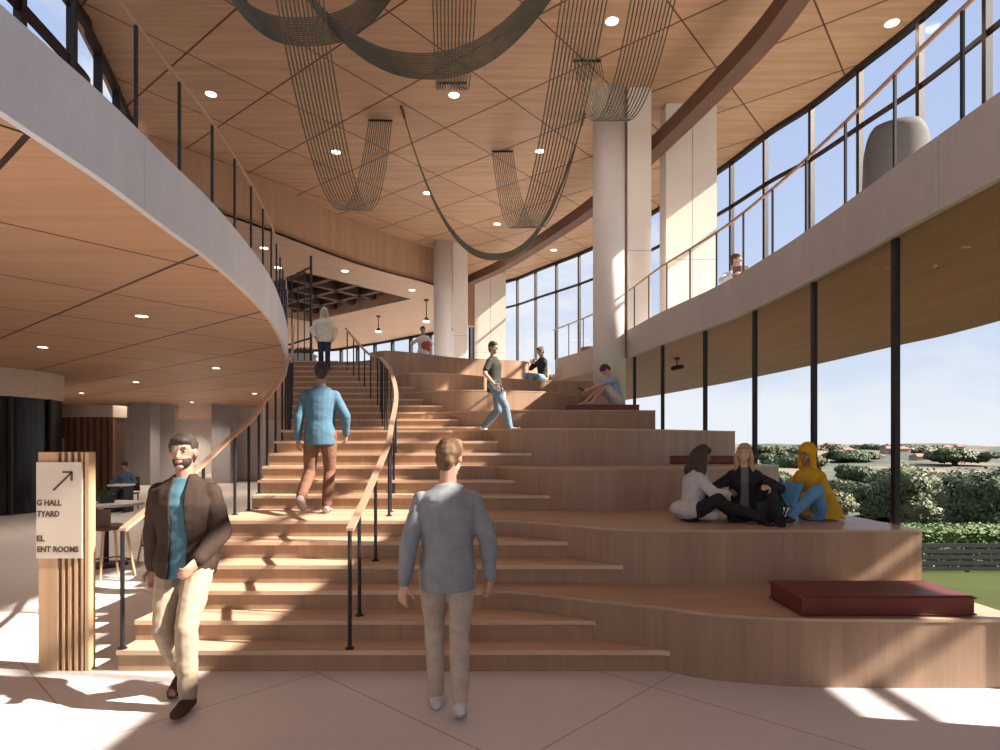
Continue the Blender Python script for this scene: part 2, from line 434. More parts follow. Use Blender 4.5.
# fascias
def fascia(name, pts, t, gap_every=2.4):
    bm = bmesh.new()
    st = resample(pts, 0.2); per = int(gap_every/0.2)
    i = 0
    while i < len(st)-1:
        j = min(i+per, len(st)-1)
        seg = [p.copy() for p in st[i:j+1]]
        if len(seg) > 1:
            d = (seg[1]-seg[0]).normalized(); seg[0] += d*0.006
            wallstrip(bm, P2(seg), t, ZB, ZT)
        i = j
    return bm
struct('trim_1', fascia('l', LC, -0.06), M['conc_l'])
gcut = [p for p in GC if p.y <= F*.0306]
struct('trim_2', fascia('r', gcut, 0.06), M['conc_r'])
# upper slabs
WIN = [(8.2, -.013), (8.2, 0), (8.2, .010), (8.12, .0150), (8.02, .01875), (7.75, .0212), (7.42, .0239), (6.98, .02595), (6.45, .0295), (5.35, .0346), (3.84, .0408), (1.83, .0458), (.59, .0488), (-1.6, .0520)]
WC2 = catmull([Vector((p[0], F*p[1])) for p in WIN], 10)
SOF = [(7.45, -.013), (7.45, 0), (7.6, .008), (7.8, .012), (8.06, .0176), (7.92, .0200), (7.75, .0243), (7.4, .0287), (6.95, .0331), (5.77, .0412), (4.2, .047), (2, .052), (-1.6, .056)]
SC2 = catmull([Vector((p[0], F*p[1])) for p in SOF], 10)
def ribbon_slab(a, b, z0, z1, n=80):
    def rs(pts):
        L = sum((pts[i+1]-pts[i]).length for i in range(len(pts)-1)); o = resample(pts, L/(n-1)*0.99999)
        return [(p.x, p.y) for p in o[:n-1]]+[(pts[-1].x, pts[-1].y)]
    bm = bmesh.new(); A, B = rs(a), rs(b); strip_prism(bm, A, B, z0, z1); return bm
inner = offset_pts(P2(gcut), 0.06); inner = [Vector(p) for p in inner]
struct('floor_right_balcony', ribbon_slab(inner, [p for p in SC2 if p.y < F*.0306+8], ZB+0.02, ZF), M['slab'])
# soffit lining (wood) under right balcony
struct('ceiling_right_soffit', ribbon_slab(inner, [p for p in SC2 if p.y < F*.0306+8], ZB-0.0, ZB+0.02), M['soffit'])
inl = [Vector(p) for p in offset_pts(P2(LC), -0.06)]
lo = [Vector((-40, p.y)) for p in inl]
bm = bmesh.new(); strip_prism(bm, P2(inl), P2(lo), ZB+0.02, ZF); struct('floor_left_balcony', bm, M['slab'])
lb = [p for p in inl]
bm = bmesh.new(); strip_prism(bm, P2(lb), P2([Vector((-40, p.y)) for p in lb]), ZB+0.045, ZB+0.065-0.001)
# lower ceiling under left balcony, one sheet running to the back of the ground floor
ymax = inl[-1].y
z = ZB+0.0
bm2 = bmesh.new(); strip_prism(bm2, P2(lb), P2([Vector((-40, p.y)) for p in lb]), z-0.0, z+0.02); bm.free()
box(bm2, -40, lb[-1].x, ymax, 60, z, z+0.02)
struct('ceiling_left_lower', bm2, M['ceil2'])
# upper floor behind the stairs
bm = bmesh.new()
y24 = lambda X: F*front(24, X)+0.45
n = 40; xs = [lb[-1].x+(1.55-lb[-1].x)*i/(n-1) for i in range(n)]
fr = [(x, min(y24(x) if x > -5.42 else F*DK[24]+.45, 60)) for x in xs]
strip_prism(bm, fr, [(x, 46) for x in xs], ZF-0.2, ZF)
box(bm, -40, lb[-1].x, ymax, 46, ZF-0.2, ZF)
box(bm, 1.55, 3.0, F*.0306+.0, 34, ZF-0.2, ZF); 
struct('floor_upper_back', bm, M['slab'])
# main ceiling
LW = [(-7.0, -.013), (-7.0, 0), (-7.3, .012), (-7.7, .0184), (-7.95, .0197), (-8.5, .0223), (-9.1, .0249), (-9.24, .0260)]
LWC = catmull([Vector((p[0], F*p[1])) for p in LW], 8)
BK = [(-9.24, .0262), (-7.54, .02993), (-5.15, .03677), (-2.77, .0414), (-1.6, .0452)]
BKC = catmull([Vector((p[0], F*p[1])) for p in BK], 8)
left_edge = P2(LWC)+P2(BKC)
def edge_at(pts, y):
    for i in range(len(pts)-1):
        if pts[i][1] <= y <= pts[i+1][1] and pts[i+1][1] > pts[i][1]:
            t = (y-pts[i][1])/(pts[i+1][1]-pts[i][1]); return pts[i][0]+(pts[i+1][0]-pts[i][0])*t
    return pts[-1][0] if y > pts[-1][1] else pts[0][0]
wr = P2(WC2)
ys = [-8+i*0.4 for i in range(100)]; ys = [y for y in ys if y < F*.052]
bm = bmesh.new(); strip_prism(bm, [(edge_at(left_edge, y)-.35, y) for y in ys], [(edge_at(wr, y)+.05, y) for y in ys], ZC, ZC+0.3)
struct('ceiling', bm, M['ceil'])
# bulkhead and lower back ceiling with coffer
ZL = EYE+6.75
bm = bmesh.new(); wallstrip(bm, P2(BKC), -0.15, ZL, ZC+.02); struct('wall_back_bulkhead', bm, M['bulk'])
# coffer opening aligned with the joint grid
C0 = Vector((-4.06, .0456*F)); u1 = Vector((-math.cos(GA), -math.sin(GA))); u2 = Vector((-math.sin(GA), math.cos(GA)))
hole = [C0, C0+u1*5.6, C0+u1*5.6+u2*8, C0+u2*8]
def flat_with_hole(outer, holes, z0, th):
    cu = bpy.data.curves.new('tmp', 'CURVE'); cu.dimensions = '2D'; cu.fill_mode = 'BOTH'; cu.extrude = th/2
    for poly in [outer]+holes:
        sp = cu.splines.new('POLY'); sp.points.add(len(poly)-1)
        for pt, q in zip(sp.points, poly): pt.co = (q[0], q[1], 0, 1)
        sp.use_cyclic_u = True
    ob = bpy.data.objects.new('tmp', cu); COL.objects.link(ob)
    dg = bpy.context.evaluated_depsgraph_get(); me = bpy.data.meshes.new_from_object(ob.evaluated_get(dg))
    bpy.data.objects.remove(ob); bm = bmesh.new(); bm.from_mesh(me); bpy.data.meshes.remove(me)
    bmesh.ops.translate(bm, verts=bm.verts, vec=(0, 0, z0+th/2)); return bm
bo = P2(BKC)
outer = bo+[(-1.6, F*.055), (-3.9, F*.0587), (-11.4, F*.0689), (-34, F*.075), (-34, bo[0][1])]
struct('ceiling_back_lower', flat_with_hole(outer, [[(h.x, h.y) for h in hole]], ZL, 0.12), M['ceil3'])
bm = bmesh.new()
hh = [(h.x, h.y) for h in hole]
for a, b in zip(hh, hh[1:]+hh[:1]): wallstrip(bm, [a, b], -0.1, ZL+.12, ZL+1.0)
struct('trim_3', bm, M['bulk'])
bm = bmesh.new()
R = Matrix.Rotation(math.atan2(u1.y, u1.x), 4, 'Z'); T = Matrix.Translation((C0.x, C0.y, 0)) @ R
sgn = 1 if (R @ Vector((0, 1, 0))).dot(Vector((u2.x, u2.y, 0))) > 0 else -1
for i in range(4): box(bm, 0.75+i*1.3, 1.0+i*1.3, 0, sgn*8, ZL+.35, ZL+.8, T)
for i in range(5): box(bm, 0, 5.6, sgn*(0.9+i*1.55), sgn*(1.2+i*1.55), ZL+.35, ZL+.8, T)
struct('trim_4', bm, M['coffer'])
bm = bmesh.new(); box(bm, 0, 5.6, 0, sgn*8, ZL+1.0, ZL+1.1, T); struct('ceiling_coffer', bm, M['coffer'])

# rear part of the hall behind the camera, unseen right wall added to cut off the floor sun patch, backs
bm = bmesh.new(); box(bm, 3.85, 4.1, -9, 3.62, 0, ZB); struct('wall_right_sunblock', bm, M['wall'])
# behind-window enclosures of the ground floor at left
bm = bmesh.new(); box(bm, -34, -10.6, 45, 45.3, 0, ZB); box(bm, -9.2, -4.0, 42, 42.3, 0, ZB); struct('wall_back', bm, M['wall'])
bm = bmesh.new(); box(bm, -34.3, -34, 0, 45, 0, ZB); struct('wall_left', bm, M['wall'])

# curved beam
BE = [(4.328, 0.00626), (4.484, 0.01147), (4.484, 0.01554), (4.390, 0.01744), (4.025, 0.02038), (3.556, 0.02357), (2.711, 0.02889), (1.512, 0.03368), (0.052, 0.03879), (-1.356, 0.04244)]
bc = catmull([Vector((p[0], F*p[1])) for p in BE], 10)
bm = bmesh.new(); wallstrip(bm, P2(bc), 0.35, EYE+6.96, EYE+7.3)
tag(mesh_obj('curved_beam', bm, M['beam']), 'dark brown curved timber beam sweeping under the wood ceiling', 'beam')

# ------------------------------------------------------------------ columns and fin panels
def column(name, x, y, r, z0, z1, mat, label, base=False):
    bm = bmesh.new(); cyl(bm, x, y, z0, z1, r, 48)
    o = mesh_obj(name, bm, mat, None, True)
    for p in o.data.polygons: p.use_smooth = abs(p.normal.z) < 0.5
    tag(o, label, 'column'); return o
column('round_column', 2.52, .0231*F, .37, 15*S, ZC, M['col'], 'tall round white column standing among the upper seating tiers')
column('round_column', -2.29, 24.6, .37, ZF, ZC, M['col'], 'distant round white column at the head of the stairs')
def fin(label, x0, x1, y0, y1, z0, z1, joints, hz=(6.2,)):
    t = empty('panelled_pier', ((x0+x1)/2, (y0+y1)/2, z0), label, 'pier', None)
    bm = bmesh.new(); box(bm, x0+.01, x1-.01, y0+.02, y1, z0, z1-.004); wpart('core', bm, M['beam'], t)
    xs = [x0]+joints+[x1]; z1 -= .004; zs = [z0]+list(hz)+[z1]
    for a, b in zip(xs, xs[1:]):
        for c, d in zip(zs, zs[1:]):
            bm = bmesh.new(); box(bm, a+.006, b-.006, y0, y1-.02, c+.006, d-.006); wpart('panel', bm, M['panel'], t)
    return t
fin('narrow cream panelled pier directly behind the tall round column', 2.90, 3.45, 13.95, 14.3, ZF, ZC, [])
fin('broad cream two-panel pier right of the tall round column', 3.95, 5.17, 14.6, 15.2, ZF, ZC, [4.58])
fin('slim cream panel beside the distant round column', -1.90, -1.32, 24.6, 25.2, ZF, ZC, [])
fin('wide cream pier with diagonal sunlight, right of the distant column', -1.2, 0.28, 28.9, 29.5, ZF, ZC, [-.45])
bm = bmesh.new(); box(bm, -1.7, -1.2, 29.5, 30, ZL-.9, ZC-.01); struct('trim_5', bm, M['bulk'])

# ------------------------------------------------------------------ windows
def window(name, pts, z0, z1, step, start, trans, mw, matm, depth=.12, headh=.12, pane=True, side=1, tw=.045):
    t = empty(name, (pts[0].x, pts[0].y, z0), kind='structure')
    pos = resample(pts, step, start)
    def tang(p):
        i = min(range(len(pts)-1), key=lambda i: ((pts[i]+pts[i+1])/2-p).length)
        return (pts[i+1]-pts[i]).normalized()
    for p in pos:
        d = tang(p); a = math.atan2(d.y, d.x)
        bm = bmesh.new(); box(bm, -mw/2, mw/2, -depth/2, depth/2, z0, z1, Matrix.Translation((p.x, p.y, 0)) @ Matrix.Rotation(a, 4, 'Z'))
        wpart('mullion', bm, matm, t)
    for zt in trans:
        bm = bmesh.new(); P = P2(pts); wallstrip(bm, offset_pts(P, -.03), .06, zt-tw, zt+tw); wpart('transom', bm, matm, t)
    if headh:
        bm = bmesh.new(); wallstrip(bm, offset_pts(P2(pts), -.06), .12, z1-headh, z1); wpart('window_head', bm, matm, t)
        bm = bmesh.new(); wallstrip(bm, offset_pts(P2(pts), -.06), .12, z0, z0+.08); wpart('window_sill', bm, matm, t)
    if pane:
        bm = bmesh.new(); wallstrip(bm, offset_pts(P2(pts), -.006), .012, z0, z1); wpart('pane', bm, M['glass'], t)
    return t
wpts = [p for p in WC2 if p.y > 2.0]
sidx = min(range(len(wpts)), key=lambda i: abs(wpts[i].y-F*.0190))
L0 = sum((wpts[i+1]-wpts[i]).length for i in range(sidx)) % 1.5
window('window_1', wpts, ZF, ZC, 1.5, L0, [EYE+6.87], .085, M['brown_metal'])
# lower right glazing, mullions stand just outside the tiers
gp = [Vector(q) for q in offset_pts(P2([p for p in GC if 3.6 < p.y < F*.0262]), .09)]
sidx = min(range(len(gp)), key=lambda i: abs(gp[i].y-F*.0098)); L0 = sum((gp[i+1]-gp[i]).length for i in range(sidx)) % 1.62
window('window_2', gp, 0, ZB, 1.58, L0, [], .07, M['dark'], .05, 0)
# left upper windows
lwp = [Vector((p.x-.12, p.y)) for p in LWC if 2.0 < p.y < F*.0252]
window('window_3', lwp, ZF, ZC, 1.45, 1.0, [EYE+7.0], .12, M['brown_metal'], .14, .2, tw=.10)
# far windows behind the back lounge
fwc = [Vector((-34, F*.075)), Vector((-11.4, F*.0689)), Vector((-7.6, F*.0640)), Vector((-3.9, F*.0587)), Vector((-1.6, F*.055))]
window('window_4', fwc, ZF, ZL, 1.75, 0.9, [], .16, M['dark'], .2, .15)
# ground-floor glass doors at the back left
bm = bmesh.new(); wallstrip(bm, [(-10.6, 45), (-9.2, 42)], .05, 0, 2.9)
window('window_5', [Vector((-10.6, 30)), Vector((-9.3, 30)), Vector((-5.6, 30))], 0, 2.4, 1.3, .05, [2.4], .14, M['dark'], .12, .25)
bm.free()
window('window_6', [Vector((-6.2, 45.1)), Vector((-3.0, 45.1))], 0, ZB, .8, .0, [1.4], .07, M['dark'], .1, 0)

# ------------------------------------------------------------------ railings
def railing(label, path2d, zbase, h, step, start, zfun=None, rail_r=.022, name='balcony_railing', postr=.011):
    t = empty(name, (path2d[0].x, path2d[0].y, zbase), label, 'railing')
    pts = resample(path2d, 0.15)
    bm = bmesh.new(); tube(bm, [(p.x, p.y, zbase+h) for p in pts], rail_r, 8); wpart('handrail', bm, M['rail'], t, True)
    for p in resample(path2d, step, start):
        bm = bmesh.new(); box(bm, p.x-postr, p.x+postr, p.y-postr*1.3, p.y+postr*1.3, zbase, zbase+h-.015); box(bm, p.x-.022, p.x+.022, p.y-.03, p.y+.03, zbase, zbase+.008)
        wpart('post', bm, M['dark'], t)
    return t
lr = [Vector(q) for q in offset_pts(P2([p for p in LC if p.y > 1.0]), -.03)]
railing('long curved railing with dark posts along the left balcony edge', lr, ZT, .90, .80, .05)
rr = [Vector(q) for q in offset_pts(P2([p for p in gcut if p.y > 2.0]), .03)]
sidx = min(range(len(rr)), key=lambda i: abs(rr[i].y-F*.00947)); L0 = sum((rr[i+1]-rr[i]).length for i in range(sidx)) % .87
railing('long curved railing with dark posts along the right balcony edge', rr, ZT, .91, .87, (L0+.10) % .87)

def stair_z(X, D):
    k = 0
    for j in range(1, 25):
        if D >= DK[j]: k = j
    return k*S
def rail_z(D):
    # smooth handrail height over nosings
    tab = [(.0070, 1*S), (DK[1], 1*S), (DK[6], 6*S), (DK[7]-.0006, 6*S+.04), (DK[7], 7*S), (DK[12], 12*S), (DK[12]+.0006, 12*S+.05), (DK[13]-.0012, 12*S+.08), (DK[13], 13*S), (DK[24], 24*S), (.03, 24*S)]
    for (a, za), (b, zb) in zip(tab, tab[1:]):
        if a <= D <= b: return za+(zb-za)*(D-a)/(b-a)+.92
    return tab[-1][1]+.92
def stair_rail(label, path, posts):
    """path: list of (X, D, z)"""
    pc = catmull([Vector((p[0], p[1]*F, p[2])) for p in path], 10)
    t = empty('stair_handrail', (path[0][0], path[0][1]*F, stair_z(*path[0][:2])), label, 'handrail')
    sm = [tuple(p) for p in pc]
    bm = bmesh.new()
    a = offset_pts([(q[0], q[1]) for q in sm], -.028); b = offset_pts([(q[0], q[1]) for q in sm], .028); rows = []
    for (ax, ay), (bx, by), q in zip(a, b, sm):
        rows.append([bm.verts.new(v) for v in ((ax, ay, q[2]), (bx, by, q[2]), (bx, by, q[2]-.03), (ax, ay, q[2]-.03))])
    for r0, r1 in zip(rows, rows[1:]):
        for i in range(4): bm.faces.new((r0[i], r0[(i+1) % 4], r1[(i+1) % 4], r1[i]))
    bm.faces.new(rows[0]); bm.faces.new(rows[-1][::-1])
    wpart('handrail', bm, M['rail'], t)
    for D in posts:
        q = sm[min(range(len(sm)), key=lambda i: abs(sm[i][1]-D*F))]
        if abs(q[1]-D*F) > .02:
            for u, v in zip(sm, sm[1:]):
                if u[1] <= D*F <= v[1]:
                    k = (D*F-u[1])/(v[1]-u[1]); q = tuple(u[j]+(v[j]-u[j])*k for j in range(3))
        z0 = stair_z(q[0], q[1]/F)
        bm = bmesh.new(); cyl(bm, q[0], q[1], z0, q[2]-.02, .016, 10); cyl(bm, q[0], q[1], z0, z0+.01, .035, 12); wpart('post', bm, M['dark'], t)
    return t
stair_rail('curved bronze-topped handrail down the middle of the stairs', [(-1.166, .00776, 1.10), (-1.168, .0086, 1.28), (-1.17, .00903, 1.39), (-1.17, .00988, 1.61), (-1.18, .0106, 1.80), (-1.29, .0119, 2.0), (-1.38, .0133, 2.43), (-1.61, .0148, 2.85), (-1.95, .0172, 3.15), (-2.35, .0201, 3.48), (-2.63, .0219, 3.70), (-2.95, .0228, 3.84), (-3.35, .0239, 4.18), (-3.95, .0256, 4.78)],
           [.00776, .0083, .0094, .0107, .0114, .0124, .0136, .0147, .0168, .0185, .0206, .0212, .0217, .0222, .0228, .0234, .0240, .0246, .0254])
stair_rail('bronze-topped handrail along the left edge of the stairs, below the balcony', [(-2.93, .00776, 1.10), (-2.93, .0088, 1.33), (-2.93, .00977, 1.55), (-2.89, .0108, 1.86), (-2.95, .0119, 2.08), (-3.04, .01297, 2.36), (-3.20, .0147, 2.76), (-3.42, .0160, 3.05), (-3.7, .0175, 3.3), (-4.28, .0205, 3.5), (-4.87, .0235, 4.15), (-5.3, .0256, 4.85)],
           [.00776, .0099, .0109, .0117, .0124, .0131, .0139, .0147, .0156, .0168, .018, .0195, .0210, .0222, .0234, .0246])

# ------------------------------------------------------------------ hanging ribbon sculptures
def ribbon(label, x0, d0, x1, d1, sag, w, wang, n=12, r=.011, rows=60, ex=2.0):
    a = Vector((x0, d0*F, ZC)); b = Vector((x1, d1*F, ZC))
    wv = Vector((math.cos(wang), math.sin(wang), 0))
    t = empty('hanging_ribbon_sculpture', a, label, 'hanging sculpture', None)
    bm = bmesh.new()
    for i in range(n):
        o = wv*(w*(i/(n-1)-.5)); pts = []
        for j in range(rows+1):
            u = j/rows; p = a.lerp(b, u)+o; p.z = ZC-sag*(1-abs(2*u-1)**ex); pts.append(p)
        tube(bm, pts, r, 5)
    wpart('strands', bm, M['strand'], t, True)
    for e in (a, b):
        bm = bmesh.new(); box(bm, -w/2-.02, w/2+.02, -.02, .02, ZC-.035, ZC, Matrix.Translation((e.x, e.y, 0)) @ Matrix.Rotation(wang, 4, 'Z'))
        wpart('ceiling_bar', bm, M['dark'], t)
    return t
ribbon('hanging ribbon of parallel dark strands dipping lowest at left, seen face-on', -2.25, .0083, -3.0, .02508, 4.0, .56, 0.05)
ribbon('hanging strand ribbon at centre, ending left of the tall round column', 1.3, .008, .07, .0277, 4.0, .56, 0)
ribbon('hanging strand ribbon crossing in front of the top of the tall round column', 1.95, .0085, 1.85, .0212, 3.0, .55, 0)
ribbon('short shallow strand ribbon hanging almost straight at top centre', -.38, .009, -1.08, .0225, 1.75, .62, 0)
ribbon('thin edge-on strand loop hanging deep between the two round columns', -2.38, .02446, 2.08, .0250, 3.5, .5, PI/2, 12, .014, 60, 2.3)
ribbon('broad dark strand swag sweeping across the top centre', -3.69, .01617, 1.26, .01617, 2.05, .66, PI/2-.1, 14, .0125, 60, 2.2)
ribbon('dark strand swag at top left, partly above the left ribbon', -4.85, .0163, -1.35, .0160, 1.5, .66, PI/2+.1, 14, .0125, 60, 2.6)

# ------------------------------------------------------------------ recessed lights
def downlight(px, py, H, label, group, r=.11, watts=0):
    D = H/(447-py); X = (px-500)*D; z = EYE+H
    t = empty('recessed_ceiling_light', (X, D*F, z), label, 'ceiling light', group)
    bm = bmesh.new()
    n = 24
    ro, ri = r*1.18, r
    A = [[bm.verts.new((X+q*math.cos(2*PI*k/n), D*F+q*math.sin(2*PI*k/n), zz)) for k in range(n)] for q, zz in ((ro, z), (ro, z-.008), (ri, z-.008), (ri, z))]
    for a, b in zip(A, A[1:]+A[:1]):
        for k in range(n): bm.faces.new((a[k], a[(k+1) % n], b[(k+1) % n], b[k]))
    wpart('trim_ring', bm, M['white'], t)
    bm = bmesh.new(); cyl(bm, X, D*F, z-.004, z-.001, ri*.98, n); wpart('lens', bm, M['lamp'], t)
    if watts:
        if H < 3: watts *= (.25 if px == 136 else 1)*D*F/14
        l = bpy.data.lights.new('downlight_lamp', 'SPOT'); l.energy = watts; l.spot_size = 2.4; l.spot_blend = .8; l.shadow_soft_size = .1; l.color = (1, .84, .68)
        lo_ = bpy.data.objects.new('downlight_lamp', l); link(lo_, t); lo_.location = (0, 0, -.03)
for px, py, lab in [(211, 94, 'round downlight in upper ceiling above the left balcony posts'), (336, 152, 'round downlight seen through the left strand ribbon'),
                    (454, 95, 'round downlight just below the top-centre swag'), (612, 21, 'round downlight near top edge between the two right ribbons'),
                    (892, 23, 'round downlight at upper right above the window wall'), (540, 151, 'round downlight behind the centre strand ribbon'),
                    (427, 193, 'round downlight inside the thin hanging loop, left half'), (497, 224, 'round downlight inside the thin hanging loop, lower right'),
                    (553.8, 250, 'farthest round downlight beyond the curved beam')]:
    downlight(px, py, 8.2, lab, 'downlights in the upper ceiling', .12, 80)
for px, py, lab in [(141.8, 316, 'largest nearest round downlight under the left balcony'), (42.6, 347, 'round downlight under the left balcony at left edge'),
                    (216, 368, 'second nearest downlight on the right side under the left balcony'), (136, 382, 'downlight under the left balcony above the square grey column'),
                    (81.6, 393, 'downlight under the left balcony above the slatted wall'), (192, 402, 'downlight under the left balcony just right of the grey column top'),
                    (254.6, 393.6, 'rightmost downlight under the left balcony, by the stair rail'), (175, 418, 'tiny downlight above the head of the man in brown jacket'),
                    (222, 414, 'tiny downlight beside the far grey pillar under the balcony'), (200, 426, 'farthest tiniest downlight under the left balcony')]:
    downlight(px, py, 2.02, lab, 'downlights under the left balcony', .085, 190)
for px, py, lab in [(264, 248, 'left downlight of the far lounge ceiling, behind railing posts'), (278, 267.5, 'downlight of the far lounge ceiling beside the metal screen'),
                    (345, 271, 'downlight of the far lounge ceiling above the coffer'), (412, 290, 'downlight of the far lounge ceiling near the distant column')]:
    downlight(px, py, 6.75, lab, 'downlights in the far lounge ceiling', .13, 90)
def pendant(px, ytop, ybot, lab):
    D = 6.75/(447-ytop); X = (px-500)*D; zb = EYE+(447-ybot)*D
    t = empty('pendant_lamp', (X, D*F, ZL), lab, 'pendant lamp', 'pendant lamps over the far lounge')
    bm = bmesh.new(); cyl(bm, X, D*F, ZL-.06, ZL, .11, 20); wpart('canopy', bm, M['dark'], t)
    bm = bmesh.new(); cyl(bm, X, D*F, zb+.2, ZL-.08, .02, 8); wpart('cord', bm, M['dark'], t)
    bm = bmesh.new(); tube(bm, [(X, D*F, zb+.2), (X, D*F, zb+.05)], [.05, .16], 20); wpart('shade', bm, M['dark'], t)
    bm = bmesh.new(); cyl(bm, X, D*F, zb+.0, zb+.05, .14, 16); wpart('bulb', bm, M['lamp'], t)
pendant(378.4, 316, 332, 'left pendant lamp over the far lounge'); pendant(426.3, 299.7, 322, 'right pendant lamp, above the person holding a red jacket')

# ------------------------------------------------------------------ cushions
def cushion(x0, x1, y0, y1, z0, h, label):
    t = empty('seat_cushion', ((x0+x1)/2, (y0+y1)/2, z0), label, 'cushion', None)
    bm = bmesh.new(); box(bm, x0, x1, y0, y1, z0, z0+h); beveled(bm, .018, 3); wpart('pad', bm, M['red'], t, False)
    bm = bmesh.new()
    e = .004
    for zz in (z0+h-.016, z0+.016):
        tube(bm, [(x0-e, y0-e, zz), (x1+e, y0-e, zz), (x1+e, y1+e, zz), (x0-e, y1+e, zz), (x0-e, y0-e, zz)], .006, 6)
    wpart('piping', bm, M['red'], t)
cushion(2.2, 3.46, .00728*F, .00815*F, 3*S, .15, 'large dark red leather cushion on the lowest tier at right')
cushion(2.08, 3.35, .0143*F, .0153*F-.35, 9*S, .12, 'dark red cushion on tier behind the woman in pale jacket')
cushion(1.45, 2.9, .0208*F, .0217*F+.2, 15*S, .14, 'dark red cushion under the bare-legged man')

# ------------------------------------------------------------------ sign totem
y0 = .00772*F
def sx(px, D=.00772): return (px-500)*D
sg = empty('sign_totem', (sx(62), y0+.04, 0), 'freestanding timber sign post with pale direction panel and dark lettering', 'sign')
Zs = lambda py: EYE-(py-447)*.00772
bm = bmesh.new(); box(bm, sx(38), sx(58), y0, y0+.08, 0, Zs(452)); beveled(bm, .004, 1); wpart('board', bm, M['sign_wood'], sg)
bm = bmesh.new(); box(bm, sx(58), sx(84), y0+.05, y0+.075, 0, Zs(452)-.01); wpart('gap_shade_board', bm, M['dark'], sg)  # board coloured dark to stand in for shade between the slats
for a, b in ((61.5, 64.5), (67.5, 71), (74, 77.5), (80.5, 83)):
    bm = bmesh.new(); box(bm, sx(a), sx(b), y0, y0+.05, 0, Zs(452)); beveled(bm, .003, 1); wpart('slat', bm, M['sign_wood'], sg)
bm = bmesh.new(); box(bm, sx(84.5), sx(89), y0-.0, y0+.08, 0, Zs(452)); beveled(bm, .004, 1); wpart('end_post', bm, M['sign_wood'], sg)
bm = bmesh.new(); box(bm, sx(38), sx(83.5), y0-.02, y0-.002, Zs(558), Zs(462)); beveled(bm, .002, 1); pn = wpart('sign_panel', bm, M['signp'], sg)
def text(body, px0, px1, ybase, hpx, name='lettering'):
    cu = bpy.data.curves.new('t', 'FONT'); cu.body = body; cu.size = 1; cu.extrude = .004; cu.offset = 0.03
    ob = bpy.data.objects.new('t', cu); COL.objects.link(ob)
    dg = bpy.context.evaluated_depsgraph_get(); me = bpy.data.meshes.new_from_object(ob.evaluated_get(dg)); bpy.data.objects.remove(ob)
    xs = [v.co.x for v in me.vertices]; zz = [v.co.y for v in me.vertices]
    wx = sx(px1)-sx(px0); hz = hpx*.00772
    for v in me.vertices:
        x = (v.co.x-min(xs))/(max(xs)-min(xs))*wx+sx(px0); z = (v.co.y-min(zz))/(max(zz)-min(zz))*hz+Zs(ybase)
        v.co = Vector((x, y0-.022-(.002 if v.co.z > 0 else 0), z))
    me.materials.append(M['ink']); o = bpy.data.objects.new(name, me); link(o, pn); to_local(sg, o)
text('G HALL', 39, 63.5, 505.5, 6); text('TYARD', 39, 61.5, 516.5, 6)
text('EL', 39, 47, 541, 6); text('ENT ROOMS', 39.5, 80.5, 551.8, 6)
bm = bmesh.new()
def bar2(bm, p, q, w):
    a = Vector((sx(p[0]), 0, Zs(p[1]))); b = Vector((sx(q[0]), 0, Zs(q[1]))); d = (b-a).normalized(); nn = Vector((-d.z, 0, d.x))*w/2
    vs = [bm.verts.new(v+Vector((0, yy, 0))) for yy in (y0-.026, y0-.02) for v in (a+nn, b+nn, b-nn, a-nn)]
    for f in ((0, 1, 2, 3), (7, 6, 5, 4), (0, 4, 5, 1), (1, 5, 6, 2), (2, 6, 7, 3), (3, 7, 4, 0)): bm.faces.new([vs[i] for i in f])
bar2(bm, (55.5, 490), (73.5, 472.5), .014); bar2(bm, (64.5, 472), (74, 472), .014); bar2(bm, (73.6, 471.5), (73.6, 480.5), .014)
o = mesh_obj('arrow', bm, M['ink'], pn); to_local(sg, o)

# ------------------------------------------------------------------ ground-floor interior at left
bm = bmesh.new(); box(bm, -.48, .48, -.4, .4, 0, ZB, Matrix.Translation((-16.3, .0459*F, 0)))
tag(mesh_obj('square_column', bm, M['grey_col']), 'square grey concrete column under the left balcony', 'column')
bm = bmesh.new(); box(bm, -.45, .45, -.4, .4, 0, ZB, Matrix.Translation((-13.35, .0485*F, 0)))
tag(mesh_obj('square_column', bm, M['grey_col']), 'distant grey pillar under the balcony beside the stair rail', 'column')
# slatted kiosk
k = empty('slatted_kiosk', W(-12, .032), 'room block clad in dark vertical timber slats under a pale band', 'kiosk')
a = Vector((-15.2, .0335*F)); b = Vector((-11.6, .0303*F))
kx0, kx1, ky = -14.9, -11.75, .0303*F
bm = bmesh.new(); box(bm, kx0, kx1, ky+.1, ky+.6, 0, 2.64); wpart('body', bm, M['beam'], k)
bm = bmesh.new(); box(bm, kx0-.05, kx1+.05, ky-.05, ky+.65, 2.64, 3.0); wpart('fascia_band', bm, M['cream_band'], k)
for i in range(16):
    x = kx0+.05+i*.2; bm = bmesh.new(); box(bm, x, x+.12, ky, ky+.1, 0, 2.64); wpart('slat', bm, M['slat'], k)
bm = bmesh.new(); box(bm, -13.75, -13.2, ky-.05, ky-.005, 1.4, 2.0); wpart('notice_panel', bm, M['wall'], k)
